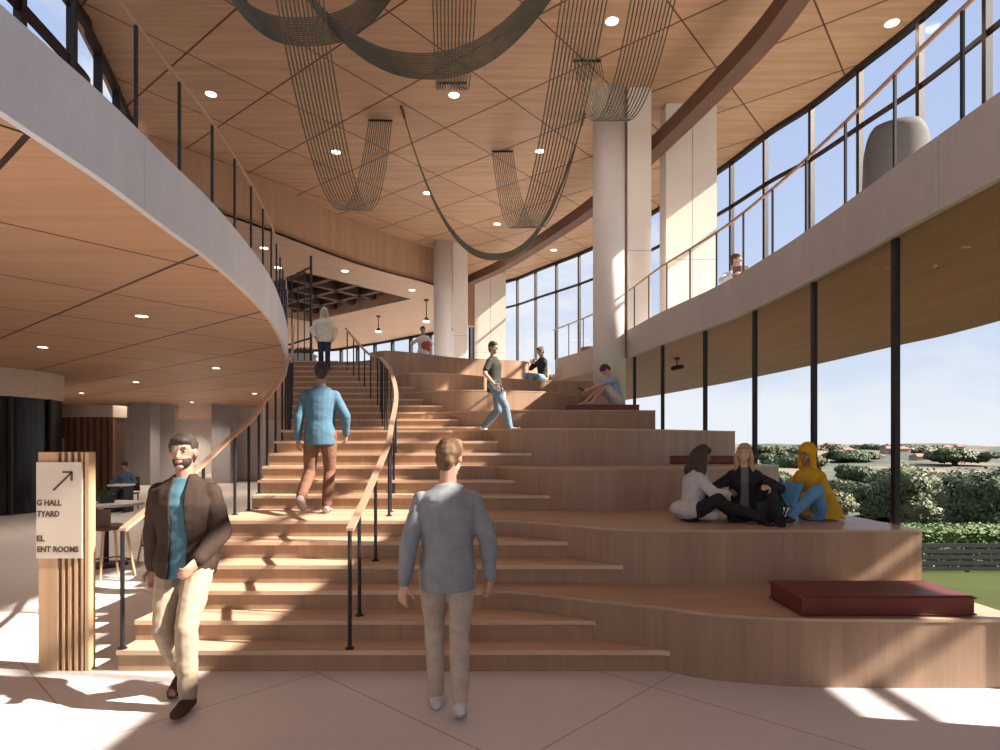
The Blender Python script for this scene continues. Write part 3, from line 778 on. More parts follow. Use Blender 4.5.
# curved counter kiosk at the far left
k = empty('curved_kiosk', W(-12.6, .027), 'curved block with cream band above black glazing, at far left', 'kiosk')
n = 24; pts = [(-14.2+2.0*math.cos(-PI/2+i/(n-1)*PI*.62), .027*F+2.2*math.sin(-PI/2+i/(n-1)*PI*.62)) for i in range(n)]
pts = [(-18, pts[0][1])]+pts
bm = bmesh.new(); wallstrip(bm, pts, -.25, 3.02, ZB-.01); wpart('cream_band', bm, M['cream_band'], k)
bm = bmesh.new(); wallstrip(bm, offset_pts(pts, -.05), -.1, 0, 3.02); wpart('glazing', bm, M['blackglass'], k)
for i in (2, 8, 14, 20):
    p = pts[i]; bm = bmesh.new(); box(bm, p[0]-.04, p[0]+.04, p[1]-.04, p[1]+.04, 0, 3.02); wpart('mullion', bm, M['brown_metal'], k)
# white partition walls
bm = bmesh.new(); box(bm, -19.2, -15.7, 29.6, 29.9, 0, ZB); box(bm, -14.6, -12.0, 31, 31.3, 0, ZB); struct('wall_partition', bm, M['wall'])
bm = bmesh.new(); box(bm, -9.0, -5.6, 27.5, 27.8, 0, 2.7); struct('wall_stair_side', bm, M['wall'])
bm = bmesh.new(); box(bm, -9.4, -5.4, 27.3, 27.48, 2.35, 2.75); struct('trim_6', bm, M['beam'])
pt = empty('wall_painting', (-8.05, 27.46, 1.9), 'small abstract painting in yellow and grey on the far wall beside the stairs', 'painting')
bm = bmesh.new(); box(bm, -8.35, -7.35, 27.44, 27.49, 1.2, 2.3); wpart('canvas', bm, plain('canvas', (.45, .42, .40), .8), pt)
for (cx, cz, rx, rz, cc) in ((-8.1, 1.8, .18, .4, (.45, .38, .12)), (-7.75, 1.65, .15, .3, (.3, .3, .42)), (-7.7, 2.05, .2, .15, (.6, .55, .4))):
    bm = bmesh.new(); ell(bm, (cx, 27.44, cz), (rx, .008, rz)); wpart('brush_patch', bm, plain('paint', cc, .8), pt, True)
bm = bmesh.new(); box(bm, -4.7, -3.3, 8.3, 8.75, 0, .62); box(bm, -4.75, -3.25, 8.25, 8.8, .62, .66)
# bar stools and table
def stool(x, y, rz, label):
    t = empty('bar_stool', (x, y, 0), label, 'stool', 'bar stools by the round table')
    t.rotation_euler = (0, 0, rz)
    for sxn in (-1, 1):
        for syn in (-1, 1):
            bm = bmesh.new(); tube(bm, [(sxn*.22, syn*.22, 0), (sxn*.14, syn*.14, .66)], [.014, .02], 8); mesh_obj('leg', bm, M['sign_wood'], t)
    bm = bmesh.new()
    for q in ((-1, -1, 1, -1), (1, -1, 1, 1), (1, 1, -1, 1), (-1, 1, -1, -1)):
        tube(bm, [(q[0]*.19, q[1]*.19, .25), (q[2]*.19, q[3]*.19, .25)], .01, 6)
    mesh_obj('foot_rail', bm, M['dark'], t)
    bm = bmesh.new(); box(bm, -.2, .2, -.2, .2, .655, .71); beveled(bm, .02, 3); mesh_obj('seat', bm, M['seatb'], t)
    bm = bmesh.new()
    pts = [(.2*math.sin(a), .2*math.cos(a)) for a in [(-1.2+i*2.4/12) for i in range(13)]]
    wallstrip(bm, pts, .03, .70, .93); mesh_obj('backrest', bm, M['seatb'], t)
    return t
M['seatb'] = plain('dark_brown_seat', (.10, .055, .04), .6)
stool(-5.12, .0131*F, 2.6, 'bar stool with dark brown seat beside the sign post'); stool(-5.15, .0152*F, 1.2, 'dark bar stool at the far side of the round table')
tb = empty('round_table', (-5.75, .0146*F, 0), 'tall round pale table behind the sign post', 'table')
bm = bmesh.new(); cyl(bm, 0, 0, .88, .915, .48, 40); mesh_obj('tabletop', bm, M['slab'], tb)
bm = bmesh.new(); cyl(bm, 0, 0, .02, .88, .035, 16); mesh_obj('pedestal', bm, M['dark'], tb)
bm = bmesh.new(); cyl(bm, 0, 0, 0, .02, .28, 32); mesh_obj('base', bm, M['dark'], tb)
pb = empty('planter_box', (-5.75, .0146*F, .915), 'small dark green planter box on the round table', 'planter')
bm = bmesh.new(); tube(bm, [(0, 0, 0), (0, 0, .13)], [.12, .15], 4); mesh_obj('box', bm, M['greenbox'], pb)
bm = bmesh.new()
for i in range(50):
    a = random.random()*2*PI; r = random.random()*.11; h = .13+random.random()*.07
    p = Vector((r*math.cos(a), r*math.sin(a), .1)); q = Vector((1.3*r*math.cos(a), 1.3*r*math.sin(a), h))
    tube(bm, [p, p.lerp(q, .6), q], [.004, .012, .001], 4)
mesh_obj('leaves', bm, M['leaf'], pb)
# low desk with white sheet in the distance
ds = empty('low_desk', W(-10.1, .0262), 'small pale-topped desk in front of the seated person in blue', 'desk')
bm = bmesh.new(); box(bm, -10.3, -9.85, .0262*F, .0262*F+.5, .70, .74); wpart('desktop', bm, M['white'], ds)
for qx in (-10.28, -9.91):
    bm = bmesh.new(); box(bm, qx, qx+.04, .0262*F+.05, .0262*F+.45, 0, .70); wpart('leg', bm, M['dark'], ds)

# ------------------------------------------------------------------ upper-level furniture
def highback(x, y, z, rz, label, sc=1.0):
    t = empty('high_back_armchair', (x, y, z), label, 'armchair'); t.rotation_euler = (0, 0, rz)
    bm = bmesh.new(); n = 36; rows = 14
    def prof(a, h):
        # shell wraps 3/4 around; top edge rounded towards its front ends
        return Vector((.36*math.cos(a)*(1-.10*h), .36*math.sin(a)*(1-.10*h), 0))
    grids = []
    for off in (0, .045):
        g = []
        for i in range(n+1):
            u = -1+2*i/n; a = -PI/2+u*PI*.72
            top = 1.36-.42*max(0, abs(u)-.30)**1.4*2
            col = []
            for j in range(rows+1):
                h = j/rows; zz = .12+(top-.12)*h
                p = prof(a, h)*(1-off/.36*1.0); 
                if h > .93: p *= (1-(h-.93)*.6)
                col.append(bm.verts.new((p.x, p.y, zz)))
            g.append(col)
        grids.append(g)
    for gi, g in enumerate(grids):
        for i in range(n):
            for j in range(rows): bm.faces.new((g[i][j], g[i+1][j], g[i+1][j+1], g[i][j+1]))
    A, B = grids
    for i in range(n):
        bm.faces.new((A[i][rows], A[i+1][rows], B[i+1][rows], B[i][rows])); bm.faces.new((A[i][0], A[i+1][0], B[i+1][0], B[i][0]))
    for i in (0, n):
        for j in range(rows): bm.faces.new((A[i][j], A[i][j+1], B[i][j+1], B[i][j]))
    mesh_obj('shell', bm, M['felt'], t, True)
    bm = bmesh.new(); tube(bm, [(0, 0, .25), (0, 0, .28), (0, 0, .40), (0, 0, .44)], [.24, .29, .29, .24], 28); mesh_obj('seat', bm, M['felt'], t, True)
    bm = bmesh.new(); cyl(bm, 0, 0, .02, .25, .04, 16); cyl(bm, 0, 0, 0, .02, .25, 28); mesh_obj('pedestal', bm, M['dark'], t)
    return t
highback(4.50, .01135*F, ZF, -.57, 'grey felt high-back armchair behind the right balcony railing')
def lounge(x, y, z, rz, label, mat=None, s=1.0):
    t = empty('lounge_chair', (x, y, z), label, 'chair'); t.rotation_euler = (0, 0, rz); t.scale = (s, s, s)
    mat = mat or M['terra']
    bm = bmesh.new(); n = 24
    pts = [(.36*math.cos(a), .36*math.sin(a)) for a in [-PI*1.08+i/(n-1)*PI*1.16 for i in range(n)]]
    wallstrip(bm, pts, -.07, .40, .88); beveled(bm, .015, 2); mesh_obj('backrest', bm, mat, t, False)
    bm = bmesh.new(); tube(bm, [(0, 0, .30), (0, 0, .33), (0, 0, .42), (0, 0, .45)], [.30, .35, .35, .30], 28); mesh_obj('seat', bm, mat, t, True)
    for a in (.8, 2.35, 3.9, 5.5):
        bm = bmesh.new(); tube(bm, [(.28*math.cos(a), .28*math.sin(a), 0), (.2*math.cos(a), .2*math.sin(a), .32)], [.012, .018], 8); mesh_obj('leg', bm, M['sign_wood'], t)
    return t
lounge((378.6-500)*.0325, .0325*F, ZF, 0, 'rust red lounge chair behind the top of the middle handrail', None, .75)
lounge(2.72, .0300*F, ZF, 0, 'rust red lounge chair just left of the tall round column', None, .85)
# planter on the upper floor with plants
pl = empty('tall_planter', W(-6.05, .0302, ZF), 'pale box planter with low green plants at the head of the stairs', 'planter')
bm = bmesh.new(); box(bm, -.62, .42, -.25, .25, 0, .52); box(bm, -.66, .46, -.29, .29, .52, .56); mesh_obj('box', bm, M['conc_r'], pl)
bm = bmesh.new()
for i in range(220):
    bx, by = random.uniform(-.55, .36), random.uniform(-.2, .2); h = random.uniform(.08, .26)
    p = Vector((bx, by, .54)); q = p+Vector((random.uniform(-.12, .12), random.uniform(-.1, .1), h))
    tube(bm, [p, p.lerp(q, .6), q], [.005, .022, .001], 4)
mesh_obj('foliage', bm, M['leaf'], pl)
# dark metal trellis screen
sc = empty('metal_screen', W(-5.6, .0275, ZF), 'tall black metal lattice screen at the head of the stairs', 'screen')
xa, xb = (286-500)*.0285, (311-500)*.0265; ya, yb = .0285*F, .0265*F
def on(u): return Vector((xa+(xb-xa)*u, ya+(yb-ya)*u, 0))
for u in (0, .25, .5, .75, 1):
    p = on(u); w = .026 if u in (0, 1) else .012
    bm = bmesh.new(); box(bm, p.x-w, p.x+w, p.y-w, p.y+w, ZF, EYE+(447-256)*.0265 if u == 1 else 6.55); wpart('upright', bm, M['dark'], sc)
for zz in (4.62, 6.5):
    bm = bmesh.new(); tube(bm, [on(0)+Vector((0, 0, zz)), on(1)+Vector((0, 0, zz))], .03, 6); wpart('crossbar', bm, M['dark'], sc)
# security camera under soffit
cm = empty('security_camera', (4.0, .0238*F*.95, ZB-.3), 'small dark camera fixed beneath the right soffit', 'camera')
bm = bmesh.new(); box(bm, -.05, .05, -.05, .05, .25, .3); cyl(bm, 0, 0, .1, .26, .015, 8); mesh_obj('bracket', bm, M['dark'], cm)
bm = bmesh.new(); tube(bm, [(-.12, -.05, .05), (.14, .05, .1)], .05, 12); mesh_obj('body', bm, M['dark'], cm)

#PEOPLE-BEGIN
# ------------------------------------------------------------------ people
SKIN = {}
def skin(c):
    if c not in SKIN: SKIN[c] = plain('skin', c, .5, 0, .05, 9)
    return SKIN[c]
CL = {}
def cloth(name, c, var=.12):
    k = (name, c)
    if k not in CL: CL[k] = plain(name+'_fabric', c, .85, 0, var, 14, .15)
    return CL[k]
EYEM = [plain('eye_white', (.42, .36, .33), .4), plain('iris', (.03, .02, .015), .3)]
def remesh(bm, voxel, it=4, wr=0.0, seed=0):
    me = bpy.data.meshes.new('t'); bmesh.ops.recalc_face_normals(bm, faces=bm.faces); bm.to_mesh(me); bm.free()
    tmp = bpy.data.scenes.get('workshop') or bpy.data.scenes.new('workshop')
    ob = bpy.data.objects.new('t', me); tmp.collection.objects.link(ob)
    m = ob.modifiers.new('r', 'REMESH'); m.mode = 'VOXEL'; m.voxel_size = voxel
    if it:
        s = ob.modifiers.new('s', 'SMOOTH'); s.factor = .5; s.iterations = it
    vl = tmp.view_layers[0]; vl.update(); dg = vl.depsgraph; dg.update(); out = bpy.data.meshes.new_from_object(ob.evaluated_get(dg))
    bpy.data.objects.remove(ob); bpy.data.meshes.remove(me)
    if wr:
        nrm = [0.0]*(3*len(out.vertices)); out.vertices.foreach_get('normal', nrm)
        cs = [0.0]*len(nrm); out.vertices.foreach_get('co', cs)
        for i in range(0, len(cs), 3):
            q = Vector((cs[i]*7+seed, cs[i+1]*7, cs[i+2]*13)); h = wr*(noise.noise(q)+.5*noise.noise(q*2.3))
            cs[i] += nrm[i]*h; cs[i+1] += nrm[i+1]*h; cs[i+2] += nrm[i+2]*h
        out.vertices.foreach_set('co', cs); out.update()
    return out
def seg(bm, a, b, ra, rb, n=12):
    a = Vector(a); b = Vector(b); d = b-a; L = d.length
    if L < 1e-5: return
    d.normalize()
    pts, rs = [], []
    for k in range(0, 4):
        t = k/4*PI/2; pts.append(a-d*ra*math.cos(t)); rs.append(max(.0008, ra*math.sin(t)))
    pts += [a, a+d*L*.33, a+d*L*.66, b]; rs += [ra, ra+(rb-ra)*.28+.002, ra+(rb-ra)*.62+.001, rb]
    for k in range(1, 5):
        t = k/4*PI/2; pts.append(b+d*rb*math.sin(t)); rs.append(max(.0008, rb*math.cos(t)))
    # straight tube along d
    ref = Vector((0, 0, 1)) if abs(d.z) < .9 else Vector((1, 0, 0)); u = (ref-d*ref.dot(d)).normalized(); v = d.cross(u)
    rings = [[bm.verts.new(p+(u*math.cos(2*PI*i/n)+v*math.sin(2*PI*i/n))*r) for i in range(n)] for p, r in zip(pts, rs)]
    for A, B in zip(rings, rings[1:]):
        for i in range(n): bm.faces.new((A[i], A[(i+1) % n], B[(i+1) % n], B[i]))
    bm.faces.new(rings[0][::-1]); bm.faces.new(rings[-1])
def loft(bm, secs, n=20):
    """secs: (centre, axis_x, axis_y, rx, ry)"""
    rings = [[bm.verts.new(Vector(c)+ax*rx*math.cos(2*PI*i/n)+ay*ry*math.sin(2*PI*i/n)) for i in range(n)] for c, ax, ay, rx, ry in secs]
    for A, B in zip(rings, rings[1:]):
        for i in range(n): bm.faces.new((A[i], A[(i+1) % n], B[(i+1) % n], B[i]))
    bm.faces.new(rings[0][::-1]); bm.faces.new(rings[-1])
def ik(a, t, l1, l2, pole):
    a = Vector(a); t = Vector(t); d = t-a; L = d.length
    if L > (l1+l2)*.998: t = a+d.normalized()*(l1+l2)*.998; d = t-a; L = d.length
    x = (l1*l1-l2*l2+L*L)/(2*L); h = math.sqrt(max(0, l1*l1-x*x)); dn = d.normalized()
    p = Vector(pole); p = (p-dn*p.dot(dn))
    p = p.normalized() if p.length > 1e-5 else dn.orthogonal().normalized()
    return a+dn*x+p*h, t

def person(label, loc, rz, height, pelvis, spine, hands, feet, elbow, knee, look=(0, 0), clothes=None, skinc=(.42, .22, .15), hairc=(.05, .03, .02), hair='short',
           voxel=.011, shoul=0.0, toes=((0, -1, 0), (0, -1, 0)), handdir=(None, None), female=False, name='person', hiptw=0.0, extra=None):
    s = height/1.75; root = empty(name, loc, label, 'person'); root.rotation_euler = (0, 0, rz)
    pel = Vector(pelvis); up = Vector(spine).normalized()
    ax = Vector((math.cos(shoul), math.sin(shoul), 0)); ax = (ax-up*ax.dot(up)).normalized()
    fw = ax.cross(up).normalized()
    if fw.y > 0 and abs(up.z) > .1 and abs(shoul) < PI/2: fw = -fw
    # person faces -Y: ax = +X is their left side
    hx = Vector((math.cos(hiptw), math.sin(hiptw), 0)); hf = Vector((math.sin(hiptw), -math.cos(hiptw), 0))
    hf = Vector((hx.y, -hx.x, 0))
    sw = .160 if female else .182
    chest = pel+up*.34; shc = pel+up*.452; nb = pel+up*.53
    hy, hp = look
    hdir = (fw*math.cos(hy)*math.cos(hp)+ax*math.sin(hy)*math.cos(hp)+up*math.sin(hp)).normalized()
    hup = (Vector((up.x*.5, up.y*.5, 1)) if abs(up.z) > .2 else up).normalized()
    hup = (hup-hdir*hup.dot(hdir)).normalized(); hrt = hdir.cross(hup)
    hc = nb+(up*.6+hup*.4).normalized()*.165+hdir*.02
    sh = [shc+ax*sw*q for q in (-1, 1)]      # right (-X), left (+X)
    sa0 = [shc+ax*(sw-.018)*q-up*.050 for q in (-1, 1)]
    hip = [pel+hx*.09*q-Vector((0, 0, .03)) for q in (-1, 1)]
    el, wr, kn, an = [], [], [], []
    for i in (0, 1):
        e, w_ = ik(sh[i], hands[i], .29, .26, elbow[i]); el.append(e); wr.append(w_)
        k_, a_ = ik(hip[i], feet[i], .44, .43, knee[i]); kn.append(k_); an.append(a_)
    c = dict(top=None, trousers=None, shoe=None, sleeve='long', leg='long', jacket=None)
    c.update(clothes or {})
    def torso(bm, g, hem=0.0, topk=1.0, hipg=0.0):
        w1 = .155 if not female else .165
        secs = [(pel-Vector((0, 0, .09+hem)), hx, hf, w1*.93+g+hipg, .115+g+hipg), (pel-up*.02, hx, hf, w1+.005+g+hipg, .118+g+hipg), (pel+up*.12, (hx+ax).normalized(), (hf+fw).normalized(), (.138 if not female else .122)+g, .10+g),
                (pel+up*.24, ax, fw, .152+g-(.015 if female else 0), .108+g), (pel+up*.36+fw*.008, ax, fw, .168+g-(.012 if female else 0), .118+g+(.015 if female else 0)), (pel+up*.425, ax, fw, .172+g*.8, .102+g), (pel+up*.455, ax, fw, .166+g*.6, .092+g*.8),
                (pel+up*.485, ax, fw, .125+g*.5, .076+g*.6), (pel+up*.525, ax, fw, .065+g*.5, .058+g*.5)]
        loft(bm, secs)
    def shoulder(bm, g):
        for i in (0, 1): ell(bm, sh[i]-up*.030-ax*.026*(-1 if i == 0 else 1), (.058+g*.4, .054+g*.6, .054+g*.3))
    def foot(bm, i, g=0.0, sole=False):
        t = Vector(toes[i]).normalized(); a = an[i]; side = t.cross(Vector((0, 0, 1))).normalized() if abs(t.z) < .95 else hx
        dn = t.cross(side).normalized();
        if dn.z > 0: dn = -dn
        if sole: 
            secs = [(a-t*(.06+g)+dn*.045, side, dn, .028, .03), (a-t*.035+dn*.035, side, dn, .036+g, .045), (a+t*.02+dn*.035, side, dn, .038+g, .045), (a+t*.09+dn*.05, side, dn, .044+g, .032), (a+t*.15+dn*.058, side, dn, .043+g, .024), (a+t*(.195+g)+dn*.062, side, dn, .025, .016)]
        else:
            secs = [(a-t*.05+dn*.045, side, dn, .02, .025), (a-t*.03+dn*.03, side, dn, .03+g, .045), (a+t*.03+dn*.035, side, dn, .034+g, .04), (a+t*.10+dn*.05, side, dn, .042+g, .025), (a+t*.15+dn*.058, side, dn, .042+g, .018), (a+t*.185+dn*.062, side, dn, .03, .012)]
        loft(bm, secs, 14)
    # ---------------- body
    bm = bmesh.new(); torso(bm, 0); shoulder(bm, -.004)
    seg(bm, nb-up*.04, hc-hup*.06-hdir*.012, .055, .05)
    ell(bm, hc+hup*.02-hdir*.008, (.074, .092, .098), Matrix((hrt, hdir, hup)).transposed())
    ell(bm, hc-hup*.045+hdir*.022, (.056, .062, .066), Matrix((hrt, hdir, hup)).transposed())
    seg(bm, hc+hdir*.083+hup*.008, hc+hdir*.104-hup*.028, .008, .013)
    ell(bm, hc+hdir*.078-hup*.060, (.022, .012, .009), Matrix((hrt, hdir, hup)).transposed())
    ell(bm, hc+hdir*.068-hup*.092, (.024, .018, .018), Matrix((hrt, hdir, hup)).transposed())
    for q in (-1, 1):
        ell(bm, hc+hrt*.074*q-hup*.008, (.011, .022, .031), Matrix((hrt, hdir, hup)).transposed())
        ell(bm, hc+hrt*.032*q+hdir*.074+hup*.026, (.022, .012, .008), Matrix((hrt, hdir, hup)).transposed())
    sa = [q_-up*.045-ax*.016*(-1 if j_ == 0 else 1) for j_, q_ in enumerate(sh)]
    for i in (0, 1):
        seg(bm, sa[i], el[i], .046 if not female else .042, .038 if not female else .034); seg(bm, el[i], wr[i], .040 if not female else .034, .026 if not female else .023)
        fd = (wr[i]-el[i]).normalized(); hd = Vector(handdir[i]).normalized() if handdir[i] else fd
        inward = (pel+Vector((0, -.2, 0))-wr[i]); inward = (inward-hd*inward.dot(hd)); inward = inward.normalized() if inward.length > .01 else ax
        wd = hd.cross(inward).normalized()     # across the knuckles
        loft(bm, [(wr[i], wd, inward, .024, .018), (wr[i]+hd*.03, wd, inward, .034, .016), (wr[i]+hd*.075, wd, inward, .040, .014), (wr[i]+hd*.092, wd, inward, .036, .010)], 12)
        for f in range(4):
            L = (.062, .074, .070, .054)[f]; o = wd*(.029-.0193*f); b0 = wr[i]+hd*.082+o; cv = .35+.12*f
            p1 = b0+(hd*math.cos(cv*.5)+inward*math.sin(cv*.5))*L*.45; p2 = p1+(hd*math.cos(cv*1.9)+inward*math.sin(cv*1.9))*L*.33; p3 = p2+(hd*math.cos(cv*2.8)+inward*math.sin(cv*2.8))*L*.26
            seg(bm, b0, p1, .0092, .0085, 8); seg(bm, p1, p2, .0085, .008, 8); seg(bm, p2, p3, .008, .007, 8)
        tb = wr[i]+hd*.025+wd*.028; t1 = tb+(hd*.6+wd*.7+inward*.35).normalized()*.042; t2 = t1+(hd*.85+wd*.2+inward*.5).normalized()*.032
        seg(bm, tb, t1, .0125, .0105, 8); seg(bm, t1, t2, .0105, .0085, 8)
        seg(bm, hip[i], kn[i], .082 if not female else .084, .055); seg(bm, kn[i], an[i], .056, .036)
        cm = kn[i].lerp(an[i], .3); 
        foot(bm, i)
    me = remesh(bm, voxel*.8, 2); me.transform(Matrix.Scale(s, 4)); me.materials.append(skin(skinc))
    for p in me.polygons: p.use_smooth = True
    body = link(bpy.data.objects.new('body', me), root)
    def part(nm, bm, mat, vox=None, it=3, wrk=0.004, cut=None, lab=None):
        me = remesh(bm, vox or voxel, it, wrk, len(nm))
        if cut:
            b2 = bmesh.new(); b2.from_mesh(me); bmesh.ops.delete(b2, geom=[f for f in b2.faces if cut(f.calc_center_median())], context='FACES')
            bmesh.ops.delete(b2, geom=[v for v in b2.verts if not v.link_faces], context='VERTS')
            b2.to_mesh(me); b2.free()
        me.transform(Matrix.Scale(s, 4)); me.materials.append(mat)
        for p in me.polygons: p.use_smooth = True
        o = link(bpy.data.objects.new(nm, me), root)
        if lab: o['label'] = lab
        return o
    R3 = Matrix((hrt, hdir, hup)).transposed()
    # eyes
    for q in (-1, 1):
        bm = bmesh.new(); ell(bm, hc+hrt*.031*q+hdir*.0725+hup*.010, (.0105, .0105, .0055), R3, 10, 7)
        for v in bm.verts: v.co *= s
        e0 = (hc+hrt*.031*q+hdir*.079+hup*.010)*s
        me = bpy.data.meshes.new('eye'); bm.to_mesh(me); bm.free()
        for mm in EYEM: me.materials.append(mm)
        for p in me.polygons:
            cc = p.center-e0; cc2 = cc-hdir*cc.dot(hdir)
            p.material_index = 1 if cc.dot(hdir) > 0 and cc2.length < .0068*s else 0
        link(bpy.data.objects.new('eye', me), root)
    # hair
    bm = bmesh.new()
    hm = plain('hair', hairc, .7, 0, .25, 40)
    if hair != 'none':
        ell(bm, hc+hup*.034-hdir*.020, (.084, .096, .097), R3)
        ell(bm, hc+hup*.070+hdir*.030, (.066, .058, .044), R3)
        ell(bm, hc-hup*.02-hdir*.055, (.072, .052, .075), R3)
        for q in (-1, 1): ell(bm, hc+hrt*.066*q+hup*.022-hdir*.004, (.016, .03, .042), R3)
    if hair == 'quiff': ell(bm, hc+hup*.098+hdir*.045, (.058, .05, .035), R3)
    if hair == 'long' or hair == 'curly':
        g = .02 if hair == 'curly' else 0
        for q in (-1, 1):
            seg(bm, hc+hrt*.062*q-hdir*.02+hup*.02, hc+hrt*(.085+g)*q-hup*.20-hdir*.01, .035+g*.6, .034+g*.7)
            seg(bm, hc+hrt*(.07)*q+hdir*.0+hup*.03, hc+hrt*(.095+g)*q-hup*.22+hdir*.035, .020+g, .025+g)
        seg(bm, hc-hdir*.05, hc-hdir*.085-hup*.22, .07+g, .065+g)
    if hair == 'bun': ell(bm, hc+hup*.085-hdir*.085, (.038, .036, .036), R3)
    if hair != 'none': part('hair', bm, hm, voxel*.75, 1, .014 if hair == 'curly' else .010)
    if hair == 'beard' or (c.get('beard')):
        bm = bmesh.new(); ell(bm, hc-hup*.060+hdir*.026, (.058, .060, .054), R3)
        cut_c = (hc-hup*.034)
        part('beard', bm, hm, voxel*.75, 1, .003, cut=lambda f: (f-cut_c).dot(hup) > 0 or ((f-(hc-hup*.057)).dot(hdir) > .070 and abs((f-(hc-hup*.057)).dot(hup)) < .012 and abs((f-hc).dot(hrt)) < .024))
    for q in (-1, 1):
        bm = bmesh.new(); ell(bm, hc+hrt*.032*q+hdir*.083+hup*.031, (.018, .005, .0035), R3, 10, 6)
        for v in bm.verts: v.co *= s
        mesh_obj('eyebrow', bm, hm, root, True)
    # clothes
    if c['top']:
        col, g, hem = c['top']
        bm = bmesh.new(); torso(bm, g, hem); shoulder(bm, g)
        if c.get('collar'): 
            loft(bm, [(nb-up*.03, ax, fw, .075, .068), (nb+up*.015, ax, fw, .064, .06)])
        for i in (0, 1):
            seg(bm, sa0[i], el[i] if c['sleeve'] == 'long' else sh[i].lerp(el[i], .72), .050+g*.45, .041+g*.8)
            if c['sleeve'] == 'long': seg(bm, el[i], el[i].lerp(wr[i], .93), .042+g*.75, .030+g*.5)
            if c['sleeve'] == 'mid': seg(bm, sh[i].lerp(el[i], .7), el[i].lerp(wr[i], .4), .046+g, .040+g)
        if c.get('top_extra'): c['top_extra'](bm)
        part('shirt', bm, cloth('shirt', col), wrk=.005)
    if c['jacket']:
        col, g, hem = c['jacket']
        bm = bmesh.new(); torso(bm, g, hem, hipg=.01); shoulder(bm, g)
        for i in (0, 1):
            seg(bm, sa0[i], el[i], .048+g*.5, .042+g*.7); seg(bm, el[i], el[i].lerp(wr[i], .92), .043+g*.7, .032+g*.55)
        loft(bm, [(nb-up*.05, ax, fw, .085, .078), (nb+up*.01, ax, fw, .07, .068)])
        def cut(f):
            q = f-pel; return q.dot(fw) > .03 and abs(q.dot(ax)) < .045+.03*max(0, (.3-q.dot(up))) and q.dot(up) < .56 and q.dot(up) > -.4
        o = part('jacket', bm, cloth('jacket', col), wrk=.006, cut=cut)
        m = o.modifiers.new('thickness', 'SOLIDIFY'); m.thickness = .006; m.offset = 1
    if c['trousers']:
        col, g = c['trousers']
        bm = bmesh.new()
        loft(bm, [(pel-Vector((0, 0, .11)), hx, hf, .150+g, .112+g), (pel-up*.02, hx, hf, .160+g, .116+g), (pel+up*.07, hx, hf, .148+g, .108+g)])
        for i in (0, 1):
            seg(bm, hip[i], kn[i], .088+g, .060+g)
            if c['leg'] == 'long': seg(bm, kn[i], kn[i].lerp(an[i], .95), .060+g, .046+g*1.3)
            if c['leg'] == 'short': pass
        part('trousers' if c['leg'] == 'long' else 'shorts', bm, cloth('trousers', col), wrk=.006)
    if c['shoe']:
        for i in (0, 1):
            bm = bmesh.new(); foot(bm, i, .006, True); part('shoe', bm, cloth('shoe', c['shoe']), voxel*.7, 2, 0)
    if extra: extra(root, s, dict(hc=hc, hdir=hdir, hup=hup, hrt=hrt, pel=pel, up=up, ax=ax, fw=fw, wr=wr, el=el, kn=kn, an=an, sh=sh, part=part, R3=R3))
    return root, dict(wr=wr, kn=kn, an=an, pel=pel, hc=hc, s=s)

STAND = dict(elbow=((-.3, .6, 0), (.3, .6, 0)), knee=((0, -1, 0), (0, -1, 0)))
# 1 man in brown jacket walking toward the camera
person('bearded man in brown jacket over teal shirt and khaki trousers walking forward at left', (-2.16, 4.22, 0), .10, 1.84,
       (0, 0, .925), (0, -.04, 1), ((-.25, .10, .84), (.15, -.22, .94)), ((-.07, .12, .14), (.09, -.20, .09)), ((-.3, .7, 0), (.45, .8, 0)), STAND['knee'],
       (0.05, -.05), dict(top=((.075, .16, .20), .018, .03), jacket=((.046, .029, .022), .026, .02), trousers=((.36, .275, .20), .008), shoe=(.07, .035, .025), beard=True),
       (.36, .20, .14), (.035, .024, .018), 'short', .008, toes=((0, -1, -.25), (0, -1, .1)))
# 2 man seen from behind in grey-blue sweater
person('man in grey-blue sweater and beige trousers seen from behind, walking to the stairs', (-.34, 3.98, 0), PI+.12, 1.80,
       (0, 0, .925), (0, -.03, 1), ((-.27, -.02, .84), (.27, .08, .84)), ((-.07, .16, .13), (.07, -.10, .085)), ((-.5, .6, 0), (.5, .6, 0)), STAND['knee'],
       (-.6, -.12), dict(top=((.24, .255, .275), .022, .05), trousers=((.45, .38, .31), .006), shoe=(.55, .53, .52)),
       (.50, .28, .20), (.15, .085, .042), 'quiff', .008, toes=((0, -1, -.5), (0, -1, 0)))
# 3 man in denim shirt climbing
person('man in blue denim shirt and brown trousers climbing the stairs, seen from behind', (-2.02, .01165*F-.25, 6*S), PI+.1, 1.72,
       (0, 0, .925), (0, -.08, 1), ((-.27, -.12, .90), (.25, .0, .84)), ((-.08, .06, .085), (.16, .26, .20)), ((-.4, .8, 0), (.3, .8, 0)), STAND['knee'],
       (.1, -.1), dict(top=((.075, .15, .21), .022, .06), trousers=((.17, .085, .055), .008), shoe=(.25, .2, .18)),
       (.30, .17, .11), (.03, .02, .015), 'short', .010, toes=((0, -1, 0), (0, -1, -.6)))
# 4 person in white top near the head of the stairs
person('person in loose white hooded top and navy trousers at head of the stairs', (-4.42, DK[22]*F+.16, 22*S), .25, 1.62,
       (0, 0, .925), (0, -.05, 1), ((-.24, -.12, .92), (.24, -.05, .90)), ((-.08, .02, .085), (.09, -.06, .085)), ((-.6, .6, 0), (.6, .6, 0)), STAND['knee'],
       (0, 0), dict(top=((.62, .58, .48), .062, .05), trousers=((.035, .045, .075), .012), shoe=(.05, .05, .06)),
       (.45, .3, .22), (.55, .5, .40), 'long', .014, female=True)
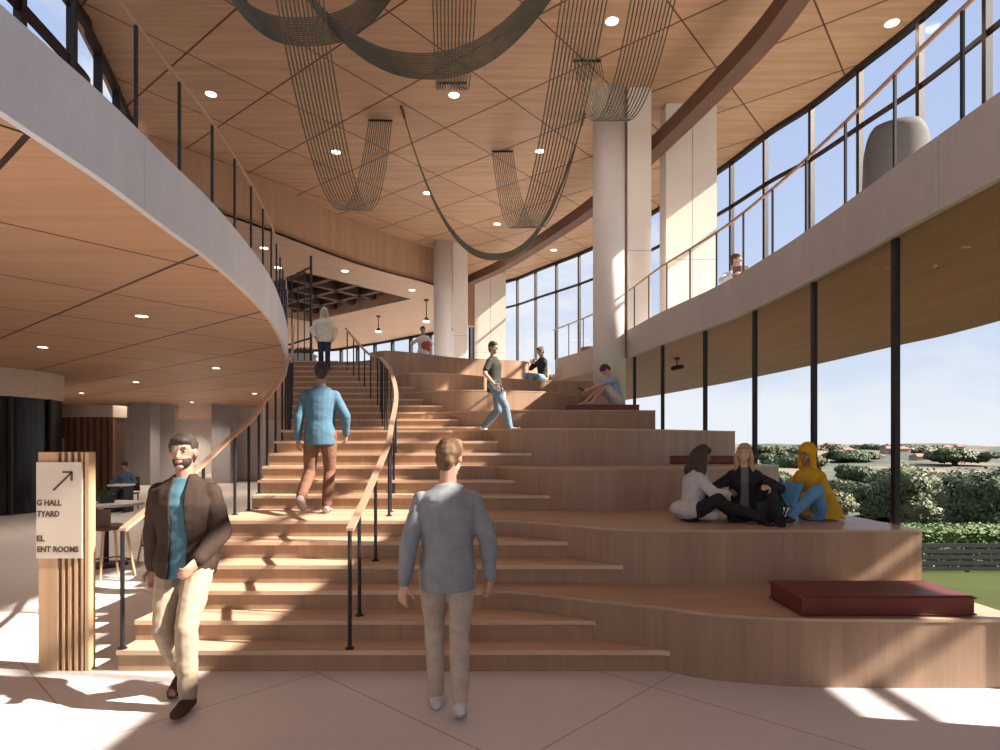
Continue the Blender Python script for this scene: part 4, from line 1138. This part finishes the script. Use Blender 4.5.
# 5 person with red jacket on the upper level
def redjacket(root, s, q):
    bm = bmesh.new(); c0 = q['wr'][1]+Vector((.06, -.06, -.02)); ell(bm, c0, (.18, .11, .14)); seg(bm, c0, c0+Vector((.1, 0, -.16)), .1, .05); q['part']('carried_jacket', bm, cloth('red', (.28, .07, .05)), None, 3, .02)
person('person in pale grey clothes holding a bundled red jacket on upper level', (-2.56, .0333*F, ZF), -.3, 1.80,
       (0, 0, .925), (0, -.02, 1), ((-.30, -.25, 1.15), (.20, -.28, 1.08)), ((-.09, 0, .085), (.09, .03, .085)), ((-.6, .4, -.3), (.6, .5, -.2)), STAND['knee'],
       (.1, -.1), dict(top=((.50, .44, .42), .022, .06), trousers=((.48, .44, .42), .03), shoe=(.4, .38, .36)),
       (.22, .12, .08), (.03, .02, .015), 'short', .014, extra=redjacket)
# 6 man in dark tee, jeans, white shoes
def paper(root, s, q):
    bm = bmesh.new(); box(bm, -.14, .14, -.01, .01, -.10, .10); beveled(bm, .004, 2)
    for v in bm.verts: v.co = (Matrix.Rotation(.5, 3, 'Y') @ v.co + q['wr'][1]+Vector((0, -.05, -.10)))*s
    mesh_obj('paper_bag', bm, M['white'], root)
person('man in dark tee, blue-grey jeans and white shoes walking on the fourth tier', (-.10, .0182*F, 12*S), PI/2-.45, 1.70,
       (0, 0, .91), (0.0, .06, 1), ((-.22, -.10, .90), (.28, .02, .86)), ((-.06, -.34, .10), (.07, .26, .13)), ((-.5, .6, 0), (.5, .7, 0)), STAND['knee'],
       (-.3, -.05), dict(top=((.045, .042, .032), .022, .06), sleeve='short', trousers=((.13, .19, .24), .016), shoe=(.62, .62, .62)),
       (.38, .24, .17), (.03, .04, .025), 'short', .011, toes=((0, -1, .25), (0, -1, -.45)), extra=paper)
# 7 woman in black top seated at the top tier, facing left
def hold(root, s, q):
    bm = bmesh.new(); c0 = (q['wr'][0]+q['wr'][1])/2+Vector((0, -.10, .04)); box(bm, -.035, .035, -.02, .02, -.05, .05)
    for v in bm.verts: v.co = (v.co+c0)*s
    beveled(bm, .008, 2); mesh_obj('drink_cup', bm, M['white'], root)
person('woman in black top and blue jeans sitting on the uppermost tier', (1.12, .0260*F+.22, 21*S), -PI/4-.25, 1.74,
       (0, 0, .10), (0, -.05, 1), ((-.07, -.26, .46), (.07, -.26, .46)), ((-.09, -.50, -.28), (.08, -.40, -.31)), ((-.7, -.1, -.6), (.7, -.1, -.6)), ((0, -.6, 1), (0, -.7, 1)),
       (0, -.25), dict(top=((.03, .032, .032), .018, -.02), trousers=((.19, .30, .42), .010), shoe=(.03, .02, .02)),
       (.45, .27, .19), (.07, .04, .03), 'bun', .011, female=True, handdir=((.2, -.2, 1), (-.2, -.2, 1)), toes=((0, -1, -.2), (0, -1, -.2)), extra=hold)
# 8 man seated on the cushion, knees up, looking at a phone
def phone(root, s, q):
    bm = bmesh.new(); c0 = q['wr'][0]+Vector((.03, -.12, .02)); box(bm, -.04, .04, -.075, .075, -.006, .006); beveled(bm, .003, 2)
    for v in bm.verts: v.co = (Matrix.Rotation(-.5, 3, 'X') @ v.co+c0)*s
    mesh_obj('phone', bm, M['dark'], root)
person('man in light blue tee and beige shorts sitting hunched on dark red cushion', (2.50, .02125*F, 15*S+.14), -PI/2+.12, 1.78,
       (0, 0, .11), (0, -.32, 1), ((-.10, -.66, .30), (.10, -.64, .32)), ((-.10, -.66, .075), (.10, -.56, .075)), ((-.6, .1, -.6), (.6, .1, -.6)), ((0, -.2, 1), (0, -.1, 1)),
       (0, -.7), dict(top=((.26, .33, .48), .018, -.02), sleeve='short', leg='short', trousers=((.48, .44, .40), .018)),
       (.50, .27, .19), (.05, .03, .02), 'short', .010, extra=phone)
# 9 woman in pale jacket with curly hair facing right
def coat(bm): pass
def padcoat(root, s, q):
    bm = bmesh.new(); ell(bm, q['pel']+Vector((0, .02, .02)), (.26, .24, .13)); seg(bm, q['pel']+Vector((-.12, 0, .05)), q['pel']+Vector((-.18, -.22, -.02)), .12, .07); seg(bm, q['pel']+Vector((.12, 0, .05)), q['pel']+Vector((.2, -.18, -.02)), .12, .07)
    q['part']('coat_skirt', bm, cloth('shirt', (.50, .47, .45)), None, 4, .014)
wj, dj = person('woman with dark curly hair in pale jacket sitting cross-legged on tier, facing right', (1.92, .01005*F, 6*S), PI/2-.15, 1.44,
       (0, 0, .12), (0, -.16, 1), ((-.10, -.42, .34), (.10, -.44, .36)), ((-.10, -.48, .08), (.12, -.52, .07)), ((-.8, .2, -.5), (.8, .2, -.5)), ((-1, -.4, .7), (1, -.4, .7)),
       (0, -.1), dict(top=((.50, .47, .45), .036, -.02), trousers=((.025, .022, .025), .012), shoe=(.02, .02, .02)),
       (.26, .13, .09), (.05, .03, .022), 'curly', .010, female=True, toes=((.5, -1, -.1), (-.5, -1, -.1)), extra=padcoat)
# 10 blonde woman
person('blonde woman in black jacket over grey top sitting cross-legged between her companions', (2.48, .01015*F, 6*S), -.35, 1.46,
       (0, 0, .12), (0, -.04, 1), ((-.26, -.34, .34), (.26, -.30, .42)), ((.18, -.42, .08), (.34, -.44, .09)), ((-.8, .3, -.5), (.8, .3, -.5)), ((-1, -.5, .4), (.3, -.3, 1)),
       (-.1, 0), dict(top=((.16, .14, .135), .012, -.02), jacket=((.022, .022, .026), .026, -.03), trousers=((.025, .022, .024), .012), shoe=(.02, .02, .022)),
       (.58, .33, .24), (.42, .25, .11), 'long', .010, female=True, toes=((.6, -1, -.1), (.2, -1, -.1)))
# 11 woman in yellow with head scarf
def scarf(root, s, q):
    hc, hd, hu, hr = q['hc'], q['hdir'], q['hup'], q['hrt']
    bm = bmesh.new(); ell(bm, hc+hu*.045-hd*.022, (.098, .108, .098), q['R3']); ell(bm, hc+hu*.03-hd*.07, (.08, .07, .08), q['R3'])
    for k in (-1, 1): seg(bm, hc+hr*.075*k+hu*.02, hc+hr*.085*k-hu*.16+hd*.03, .035, .04)
    q['part']('head_scarf', bm, cloth('yellow', (.60, .30, .012)), None, 2, .006)
    bm = bmesh.new(); seg(bm, hc-hd*.05, hc-hd*.09-hu*.26, .065, .075); q['part']('back_hair', bm, plain('hair', (.012, .01, .01), .6), None, 2, .008)
    bm = bmesh.new(); pl_ = q['pel']
    loft(bm, [(pl_+Vector((.0, .16, -.10)), Vector((1, 0, 0)), Vector((0, 1, 0)), .30, .20), (pl_+Vector((0, .12, .1)), Vector((1, 0, 0)), Vector((0, 1, 0)), .24, .17), (pl_+Vector((0, .04, .30)), Vector((1, 0, 0)), Vector((0, 1, 0)), .20, .13)])
    q['part']('shawl', bm, cloth('yellow', (.52, .28, .02)), None, 4, .012)
    bm = bmesh.new(); box(bm, -.14, .14, -.03, .03, -.16, .16); 
    for v in bm.verts: v.co = (Matrix.Rotation(-.5, 3, 'X') @ v.co+(q['wr'][0]+q['wr'][1])/2+Vector((0, -.08, .02)))*s
    beveled(bm, .015, 2); mesh_obj('blue_folder', bm, cloth('folder', (.10, .26, .42)), root)
person('woman in yellow head scarf and yellow shawl with blue jeans sitting by the glazing', (3.18, .0102*F, 6*S), -PI/2+.45, 1.46,
       (0, 0, .12), (0, -.08, 1), ((-.10, -.34, .30), (.12, -.34, .30)), ((-.05, -.55, .08), (.10, -.50, .08)), ((-.8, .2, -.5), (.8, .2, -.5)), ((-.5, -.2, 1), (.6, -.2, 1)),
       (0, -.15), dict(top=((.52, .28, .02), .03, -.02), trousers=((.12, .26, .42), .012), shoe=(.04, .04, .05)),
       (.30, .17, .11), (.012, .01, .01), 'none', .010, female=True, extra=scarf)
# backpack beside her
bp = empty('backpack', (2.66, .0099*F, 6*S), 'dark slumped backpack beside the woman in yellow', 'bag')
bm = bmesh.new(); ell(bm, Vector((0, 0, .12)), (.14, .11, .13)); ell(bm, Vector((.03, 0, .2)), (.09, .08, .12)); me = remesh(bm, .012, 3, .01); me.materials.append(cloth('bag', (.05, .055, .06)))
o = link(bpy.data.objects.new('sack', me), bp)
bm = bmesh.new(); tube(bm, [(.1, -.08, .03), (.13, -.1, .15), (.08, -.05, .28), (.03, 0, .3)], .01, 6); mesh_obj('strap', bm, M['dark'], bp)
bm = bmesh.new(); ell(bm, Vector((-.03, -.1, .1)), (.08, .03, .07)); mesh_obj('pocket', bm, cloth('bag', (.03, .033, .04)), bp, True)
# 12 man with a book on the balcony
lounge(4.12, .0175*F, ZF, PI-.0, 'low lounge chair holding the reading man on right balcony', None, .68)
def book(root, s, q):
    bm = bmesh.new()
    for sg_ in (-1, 1):
        vs_ = box(bm, 0, sg_*.13, -.008, .008, -.10, .10)
        c0 = (q['wr'][0]+q['wr'][1])/2+Vector((0, -.07, .03))
        for v in vs_: v.co = Matrix.Rotation(sg_*.35, 3, 'Z') @ v.co+c0
    for v in bm.verts: v.co *= s
    mesh_obj('book', bm, cloth('cover', (.16, .11, .09)), root)
person('man in white shirt reading a book behind the right balcony railing', (4.10, .0174*F, ZF), -.2, 1.74,
       (0, -.02, .34), (0, .10, 1), ((-.12, -.42, .66), (.12, -.42, .66)), ((-.10, -.62, .085), (.10, -.60, .085)), ((-.7, .2, -.5), (.7, .2, -.5)), ((0, -.6, 1), (0, -.6, 1)),
       (.9, -.05), dict(top=((.60, .60, .62), .02, -.02), trousers=((.12, .12, .15), .012), shoe=(.05, .04, .04)),
       (.50, .30, .22), (.10, .05, .03), 'short', .012, extra=book)
# 13 distant seated person in blue
stl = empty('office_chair', (-10.35, .0262*F+.95, 0), 'plain chair under the distant person in blue', 'chair')
bm = bmesh.new(); box(bm, -.22, .22, -.22, .22, .42, .46); mesh_obj('seat', bm, M['seatb'], stl)
bm = bmesh.new(); box(bm, -.22, .22, .20, .24, .5, .9); mesh_obj('backrest', bm, M['seatb'], stl)
for qx in (-.19, .19):
    for qy in (-.19, .19):
        bm = bmesh.new(); cyl(bm, qx, qy, 0, .42, .015, 8); mesh_obj('leg', bm, M['dark'], stl)
person('distant person in blue top sitting at the pale desk under the balcony', (-10.35, .0262*F+.9, 0), .1, 1.7,
       (0, 0, .56), (0, -.06, 1), ((-.14, -.34, .76), (.16, -.34, .76)), ((-.10, -.40, .085), (.10, -.40, .085)), ((-.7, .2, -.5), (.7, .2, -.5)), ((0, -.8, 1), (0, -.8, 1)),
       (0, -.2), dict(top=((.10, .17, .28), .022, -.02), trousers=((.05, .05, .07), .012), shoe=(.04, .04, .04)),
       (.35, .2, .14), (.03, .02, .02), 'short', .014)
if bpy.data.scenes.get('workshop'): bpy.data.scenes.remove(bpy.data.scenes['workshop'])
#PEOPLE-END

# ------------------------------------------------------------------ outside
def lawn_z(x, y):
    base = -.08-1.95*max(0, (y-4.5))/13.9
    return base
bm = bmesh.new(); nx, ny = 30, 30
g = [[bm.verts.new((4.05+(i/nx)**1.3*60, -12+j/ny*34, lawn_z(0, -12+j/ny*34))) for j in range(ny+1)] for i in range(nx+1)]
for i in range(nx):
    for j in range(ny): bm.faces.new((g[i][j], g[i+1][j], g[i+1][j+1], g[i][j+1]))
struct('ground_lawn', bm, M['lawn'])
def terr(x, y):
    if y < 22: return -2.6-(22-y)*.0
    t = min(1, (y-22)/40); z = -2.6-4.5*t*t*(3-2*t)
    if y > 130: u = (y-130); z += u*.020+ noise.noise(Vector((x*.008, y*.006, 0)))*min(6, u*.02)+noise.noise(Vector((x*.03, y*.02, 3)))*min(1.5, u*.005)
    return z
bm = bmesh.new(); nx, ny = 90, 70
g = []
for i in range(nx+1):
    col = []
    for j in range(ny+1):
        y = 21+((j/ny)**2.2)*680; x = -80+(i/nx)*900*(.25+.75*(j/ny))
        if j == 0: x = -80+(i/nx)*300
        col.append(bm.verts.new((x, y, min(terr(x, y), 7.0))))
    g.append(col)
for i in range(nx):
    for j in range(ny): bm.faces.new((g[i][j], g[i+1][j], g[i+1][j+1], g[i][j+1]))
struct('ground_hills', bm, M['hills'], True)
# road
bm = bmesh.new(); rp = catmull([Vector((20, 40)), Vector((27, 50)), Vector((36, 62)), Vector((43, 72)), Vector((62, 84))], 10)
A = offset_pts(P2(rp), -3.0); B = offset_pts(P2(rp), 3.0)
for i in range(len(A)-1):
    q = [A[i], A[i+1], B[i+1], B[i]]; bm.faces.new([bm.verts.new((p[0], p[1], max(terr(p[0], p[1]), terr(rp[i].x, rp[i].y))+.25)) for p in q])
r = bmesh.ops.solidify(bm, geom=bm.faces[:], thickness=.1)
struct('ground_road', bm, M['asphalt'])
# fence and hedge
fe = empty('slatted_fence', W(10.5, .03, -2.1), 'low dark horizontal slatted fence on the lawn below the hedge', 'fence')
fx0, fx1, fy = 8.0, 26.0, .030*F
for i in range(10):
    x = fx0+i*2.0; bm = bmesh.new(); box(bm, x, x+.08, fy, fy+.08, lawn_z(0, fy)-.1, -1.12); wpart('post', bm, M['fence'], fe)
for j in range(5):
    z = -1.98+j*.175; bm = bmesh.new(); box(bm, fx0, fx1, fy-.03, fy, z, z+.12); wpart('rail_slat', bm, M['fence'], fe)
def leafcloud(bm, c, r, n, s):
    for i in range(n):
        v = Vector((random.gauss(0, 1), random.gauss(0, 1), random.gauss(0, 1))).normalized()
        q = Vector(c)+Vector((v.x*r[0], v.y*r[1], v.z*r[2]))*(.72+.33*random.random())
        nrm = (v+Vector((random.uniform(-.7, .7), random.uniform(-.7, .7), random.uniform(-.2, .9)))).normalized()
        a = nrm.orthogonal().normalized(); a.rotate(Matrix.Rotation(random.random()*6, 3, nrm)); b = nrm.cross(a)
        ss = s*(.6+.8*random.random())
        bm.faces.new([bm.verts.new(q+a*ss+b*ss*.1), bm.verts.new(q+b*ss*.5), bm.verts.new(q-a*ss-b*ss*.1), bm.verts.new(q-b*ss*.5)])
hd = empty('clipped_hedge', W(12, .0335, -2.2), 'long clipped bright green hedge beyond the slatted fence', 'hedge')
bm = bmesh.new(); box(bm, 7.5, 30, .0332*F, .0332*F+1.0, -2.6, -1.0)
bmesh.ops.subdivide_edges(bm, edges=bm.edges[:], cuts=14, use_grid_fill=True)
for v in bm.verts: v.co += Vector((random.uniform(-.05, .05), random.uniform(-.06, .06), random.uniform(-.06, .06)))
wpart('hedge_body', bm, M['hedge'], hd)
bm = bmesh.new()
for i in range(6000):
    x = random.uniform(7.5, 22); 
    if random.random() < .6: p = Vector((x, .0332*F-.05+random.uniform(-.06, .05), random.uniform(-2.4, -.95)))
    else: p = Vector((x, .0332*F+random.uniform(0, 1), -1.0+random.uniform(-.03, .1)))
    a = Vector((random.uniform(-1, 1), random.uniform(-1, 1), random.uniform(-1, 1))).normalized()*.07; b = a.orthogonal().normalized()*.035
    bm.faces.new([bm.verts.new(p+a), bm.verts.new(p+b), bm.verts.new(p-a), bm.verts.new(p-b)])
wpart('hedge_leaves', bm, M['hedge'], hd)['kind'] = 'stuff'
def tree(px, D, ztop, rx, rz, mat, label, n=8000, leaf=None):
    x = (px-500)*D; y = D*F; zb = terr(x, y) if y > 22 else lawn_z(x, y)
    t = empty('tree', (x, y, zb), label, 'tree', 'trees in the valley outside the glazing')
    bm = bmesh.new(); zc = ztop-rz; leaf = leaf or max(.12, D*2.0)
    tube(bm, [(0, 0, -.2), (.1, 0, max(.5, (zc-zb)*.5)), (0, .1, max(1, zc-zb))], [rx*.08, rx*.06, rx*.03], 8)
    for a in range(5):
        an = a*1.256; tube(bm, [(0, 0, max(.4, (zc-zb)*.6)), (math.cos(an)*rx*.5, math.sin(an)*rx*.5, max(.8, zc-zb+rz*.2))], [rx*.04, rx*.015], 6)
    mesh_obj('trunk', bm, M['bark'], t, True)
    bm = bmesh.new()
    blobs = [(0, 0, zc-zb, rx*.7, rz*.75)]+[(random.uniform(-.65, .65)*rx, random.uniform(-.6, .6)*rx, zc-zb+random.uniform(-.5, .55)*rz, rx*random.uniform(.28, .42), rz*random.uniform(.28, .42)) for _ in range(15)]
    for b in blobs: leafcloud(bm, b[:3], (b[3], b[3], b[4]), n//16, leaf)
    for b in blobs:
        r = bmesh.ops.create_icosphere(bm, subdivisions=3, radius=1, matrix=Matrix.Translation(b[:3]) @ Matrix.Diagonal((b[3]*.70, b[3]*.70, b[4]*.70, 1)))
        for v in r['verts']: v.co += (v.co-Vector(b[:3]))*.35*noise.noise(v.co*2.2/max(.6, rx*.4))
    mesh_obj('crown', bm, mat, t)
    return t
for a in [(925, .062, 1.15, 3.6, 2.5, 'leaf3', 'largest broad green tree outside at the right edge'), (1010, .050, 1.5, 3.0, 2.6, 'leaf', 'dark green tree at the far right outside, mostly cut by glazing'),
          (895, .085, -.9, 3.0, 2.0, 'leaf', 'rounded green tree outside just right of the nearest black mullion'), (868, .11, -2.0, 3.6, 2.1, 'leaf3', 'dull green tree outside left of the nearest black mullion'),
          (832, .10, -1.9, 3.0, 2.0, 'leaf2', 'olive tree outside behind the woman in yellow'), (850, .15, -2.9, 4.5, 2.2, 'leaf2', 'low olive tree on the valley floor left of road'),
          (905, .05, -2.2, 1.6, .9, 'leaf2', 'small yellowish bush behind the hedge'), (940, .048, -2.1, 1.5, .8, 'leaf2', 'second yellowish bush behind the hedge, farther right'),
          (800, .16, -2.4, 5.0, 2.6, 'leaf3', 'dull distant tree between the seated women'), (770, .2, -2.8, 6, 2.8, 'leaf', 'dark distant tree right of the blonde woman'),
          (910, .2, -2.5, 7, 2.8, 'leaf3', 'far tree clump below the hillside town'), (860, .24, -2.2, 7, 3, 'leaf', 'far dark tree clump in mid valley'),
          (775, .52, 3.2, 16, 4, 'leaf3', 'leftmost wooded clump on the far ridge'), (812, .60, 3.4, 20, 4, 'leaf3', 'wooded clump on far ridge above the woman in yellow'),
          (850, .44, 1.2, 13, 3.2, 'leaf', 'wooded clump on the slope below the far houses'), (885, .66, 4.2, 22, 4.5, 'leaf3', 'wooded clump on far ridge behind the nearest mullion'),
          (925, .58, 3.6, 19, 4, 'leaf3', 'wooded clump on far ridge right of the nearest mullion'), (955, .40, 1.6, 13, 3.6, 'leaf', 'wooded clump on the slope at the right edge'),
          (795, .34, .0, 11, 3, 'leaf', 'wooded clump on the near slope, left of yellow scarf')]:
    tree(a[0], a[1], a[2], a[3], a[4], M[a[5]], a[6])
hs = random.Random(3)
for i in range(26):
    px = 790+(i%13)*14+hs.uniform(-3, 3); D = (.50, .74)[i//13]+hs.uniform(-.05, .05); x = (px-500)*D; y = D*F; zz = terr(x, y)
    w = hs.uniform(2.2, 3.8); h = hs.uniform(2.0, 3.2)
    t = empty('house', (x, y, zz-.5), 'small pale pink house with reddish roof on the distant hillside', 'house', 'houses on the distant hillside')
    bm = bmesh.new(); box(bm, -w, w, -3, 3, 0, h); mesh_obj('walls', bm, M['render'], t)
    bm = bmesh.new()
    vs = [bm.verts.new(v) for v in ((-w-.4, -3.4, h), (w+.4, -3.4, h), (w+.4, 3.4, h), (-w-.4, 3.4, h), (-w*.6, 0, h+1.4), (w*.6, 0, h+1.4))]
    for f in ((0, 1, 5, 4), (2, 3, 4, 5), (1, 2, 5), (3, 0, 4), (3, 2, 1, 0)): bm.faces.new([vs[q] for q in f])
    mesh_obj('roof', bm, M['roof'], t)

# ------------------------------------------------------------------ sky, sun, camera
w = bpy.data.worlds.new('sky'); SC.world = w; w.use_nodes = True; nt = w.node_tree; nt.nodes.clear()
out = nt.nodes.new('ShaderNodeOutputWorld'); bg = nt.nodes.new('ShaderNodeBackground')
tc = nt.nodes.new('ShaderNodeTexCoord'); sp = nt.nodes.new('ShaderNodeSeparateXYZ'); nt.links.new(tc.outputs['Generated'], sp.inputs[0])
zc = mathn(nt, 'MAXIMUM', sp.outputs[2], 0.0)
sky = ramp(nt, zc, [(0.0, (0.60, 0.64, 0.70)), (0.16, (0.49, 0.56, 0.70)), (0.42, (0.38, 0.46, 0.67)), (1.0, (0.28, 0.39, 0.64))])
mp = nt.nodes.new('ShaderNodeMapping'); mp.inputs['Scale'].default_value = (1.2, 1.2, 3.6); nt.links.new(tc.outputs['Generated'], mp.inputs['Vector'])
mp.inputs['Location'].default_value = (.3, .1, .2)
n1 = noiset(nt, mp.outputs[0], 1.6, 9, .58)
n1 = mathn(nt, 'ADD', n1, mathn(nt, 'MULTIPLY', mathn(nt, 'MAXIMUM', mathn(nt, 'SUBTRACT', 0.34, zc), 0.0), 0.45))
cl = ramp(nt, n1, [(0.52, (0, 0, 0)), (0.64, (1, 1, 1))])
sep = nt.nodes.new('ShaderNodeSeparateColor'); nt.links.new(cl, sep.inputs[0])
col = mixc(nt, mathn(nt, 'MULTIPLY', sep.outputs[0], .9), sky, (0.68, 0.69, 0.73))
nt.links.new(col, bg.inputs[0]); bg.inputs[1].default_value = 0.80
nt.links.new(bg.outputs[0], out.inputs[0])
WORLD_BG = bg
sun = bpy.data.lights.new('sun', 'SUN'); sun.energy = 11; sun.angle = math.radians(0.8); sun.color = (1.0, 0.90, 0.78)
so = bpy.data.objects.new('sun', sun); COL.objects.link(so)
sd = Vector((.97, -.17, .705)).normalized()     # direction towards the sun
so.rotation_euler = sd.to_track_quat('Z', 'Y').to_euler(); so.location = (20, -8, 20)

cam = bpy.data.cameras.new('camera'); co = bpy.data.objects.new('camera', cam); COL.objects.link(co)
co.location = (0, 0, EYE); co.rotation_euler = (PI/2, 0, 0)
cam.sensor_width = 36; cam.sensor_fit = 'HORIZONTAL'; cam.lens = F/1000*36; cam.shift_y = 72/1000; cam.clip_end = 3000; cam.clip_start = .05
SC.camera = co
vs = SC.view_settings; vs.view_transform = 'Standard'; vs.look = 'None'; vs.gamma = 1; vs.use_curve_mapping = False; vs.exposure = 0.82
